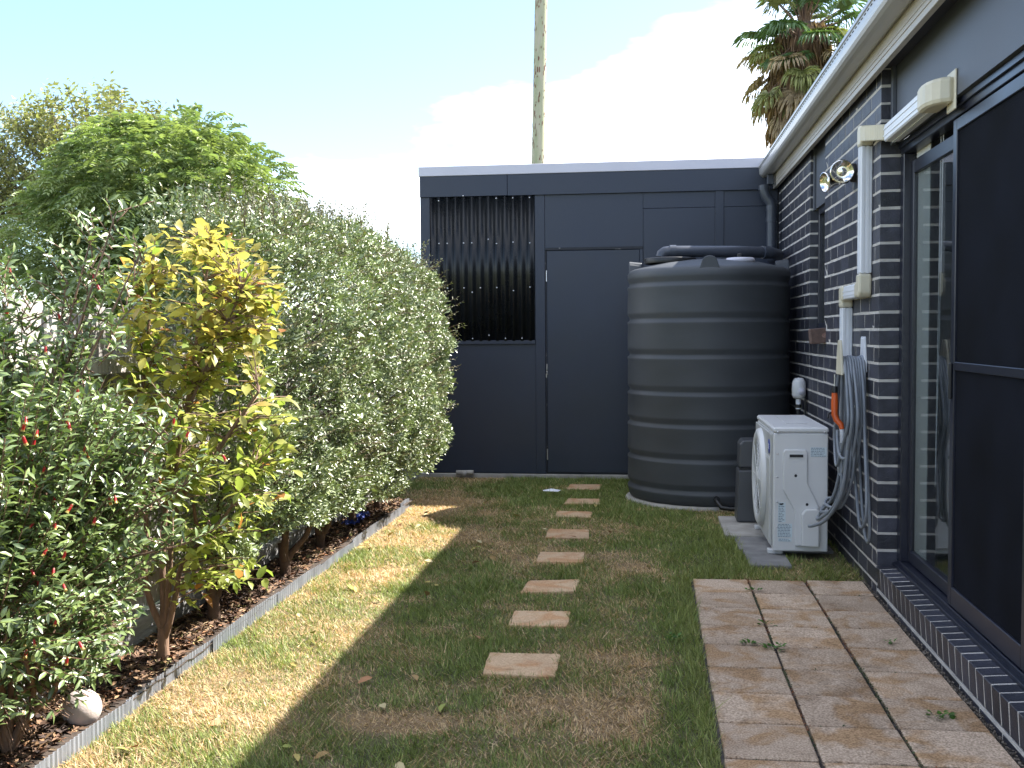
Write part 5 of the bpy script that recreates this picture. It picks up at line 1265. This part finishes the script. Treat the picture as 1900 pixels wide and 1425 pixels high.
# ---- timber power pole
PB = Vector((-2.18, 20.0, -.05))
pole = thing('power_pole', PB, 'tall mossy timber pole rising behind the shed', 'pole')
TT = PB + Vector((.29, 0, 11.5))
q = MB(); q.tube([PB.lerp(TT, i / 12) for i in range(13)], [.130 - .020 * i / 12 for i in range(13)], 20); q.build('shaft', MT['pole'], pole)
rr = random.Random(17)
q = MB()
for i in range(150):
    f = rr.uniform(.35, .75); c = PB.lerp(TT, f); a = rr.uniform(math.pi * 1.05, math.pi * 1.95) if rr.random() < .9 else 0; r_ = .130 - .020 * f + .002
    w, h = rr.uniform(.004, .014), rr.uniform(.01, .05) * (1 if rr.random() < .8 else 2.0)
    cx, cy = c.x + r_ * math.cos(a), c.y + r_ * math.sin(a); t = Vector((-math.sin(a), math.cos(a), 0))
    q.add([Vector((cx, cy, c.z)) - t * w - Vector((0, 0, h)), Vector((cx, cy, c.z)) + t * w - Vector((0, 0, h * .6)), Vector((cx, cy, c.z)) + t * w * .7 + Vector((0, 0, h)), Vector((cx, cy, c.z)) - t * w * .8 + Vector((0, 0, h * .7))], [(0, 1, 2, 3)])
q.build('knots', MT['poleknot'], pole)['kind'] = 'stuff'

# ------------------------------------------------------------------ fallen leaves and weeds
tv, tf = leaf_tpl('oval'); lm = []
for c in ((0.42, 0.33, 0.10), (0.34, 0.22, 0.09), (0.26, 0.28, 0.07), (0.40, 0.20, 0.10), (0.48, 0.40, 0.22)):
    o = mesh_from_np('fallen_leaf', tv * np.array((1, .5, 1)), tf, MT['litter'], None, np.tile(np.array(c), (len(tv), 1))); lm.append(o.data); bpy.data.objects.remove(o)
rr = random.Random(23)
for i in range(58):
    while True:
        x = rr.uniform(-1.8, -0.7) if i < 42 else rr.uniform(-1.8, .1); y = rr.uniform(2.9, 8.6)
        if not blocked(np.array([x]), np.array([y]))[0] and (x < -1.1 or rr.random() < .5): break
    o = bpy.data.objects.new('fallen_leaf', rr.choice(lm)); link(o); o.location = (x, y, .022); s = rr.uniform(.035, .065); o.scale = (s, s, s)
    o.rotation_euler = (rr.gauss(0, .4), rr.gauss(0, .3), rr.uniform(0, 6.28))
    tag(o, 'single dry fallen leaf lying on the lawn', 'fallen leaf', 'dry leaves scattered on the lawn')
WEED = [((.519, 4.444, 26, .05), 'largest green weed clump in the left paving joint'), ((.528, 5.43, 12, .035), 'green weed in the left paving joint near the far end of the paving'), ((.98, 3.70, 22, .05), 'spreading green weed in the cross joint near the camera, right column'), ((1.003, 4.547, 6, .04), 'bright leaf sprig lying on a right column paver'), ((.524, 4.80, 12, .03), 'thin line of weeds in the left joint, middle of the paving'), ((.42, 4.50, 16, .03), 'low weed in the cross joint of the left column pavers'), ((.10, 4.52, 26, .05), 'broad leaved weed in the grass left of the paving')]
for (x, y, n, sp), lab in WEED:
    rg = np.random.default_rng(int(y * 100)); th = rg.uniform(0, 6.283, n); r_ = rg.random(n) * sp
    P = np.stack([x + r_ * np.cos(th), y + r_ * np.sin(th) * .7, .014 + rg.random(n) * .018], 1); A = np.stack([np.cos(th), np.sin(th), rg.uniform(.1, .8, n)], 1); N = rg.normal(0, .3, (n, 3)) + (0, 0, 1)
    C = np.array((0.085, 0.17, 0.03)) * rg.uniform(.7, 1.3, (n, 1)); V, Fa, Cc = leaf_arrays(P, A, N, rg.uniform(.014, .028, n), rg.uniform(.009, .016, n), C, 'oval')
    tag(mesh_from_np('weed', V, Fa, MT['grass'], None, Cc), lab, 'weed', 'weeds in and beside the paving')
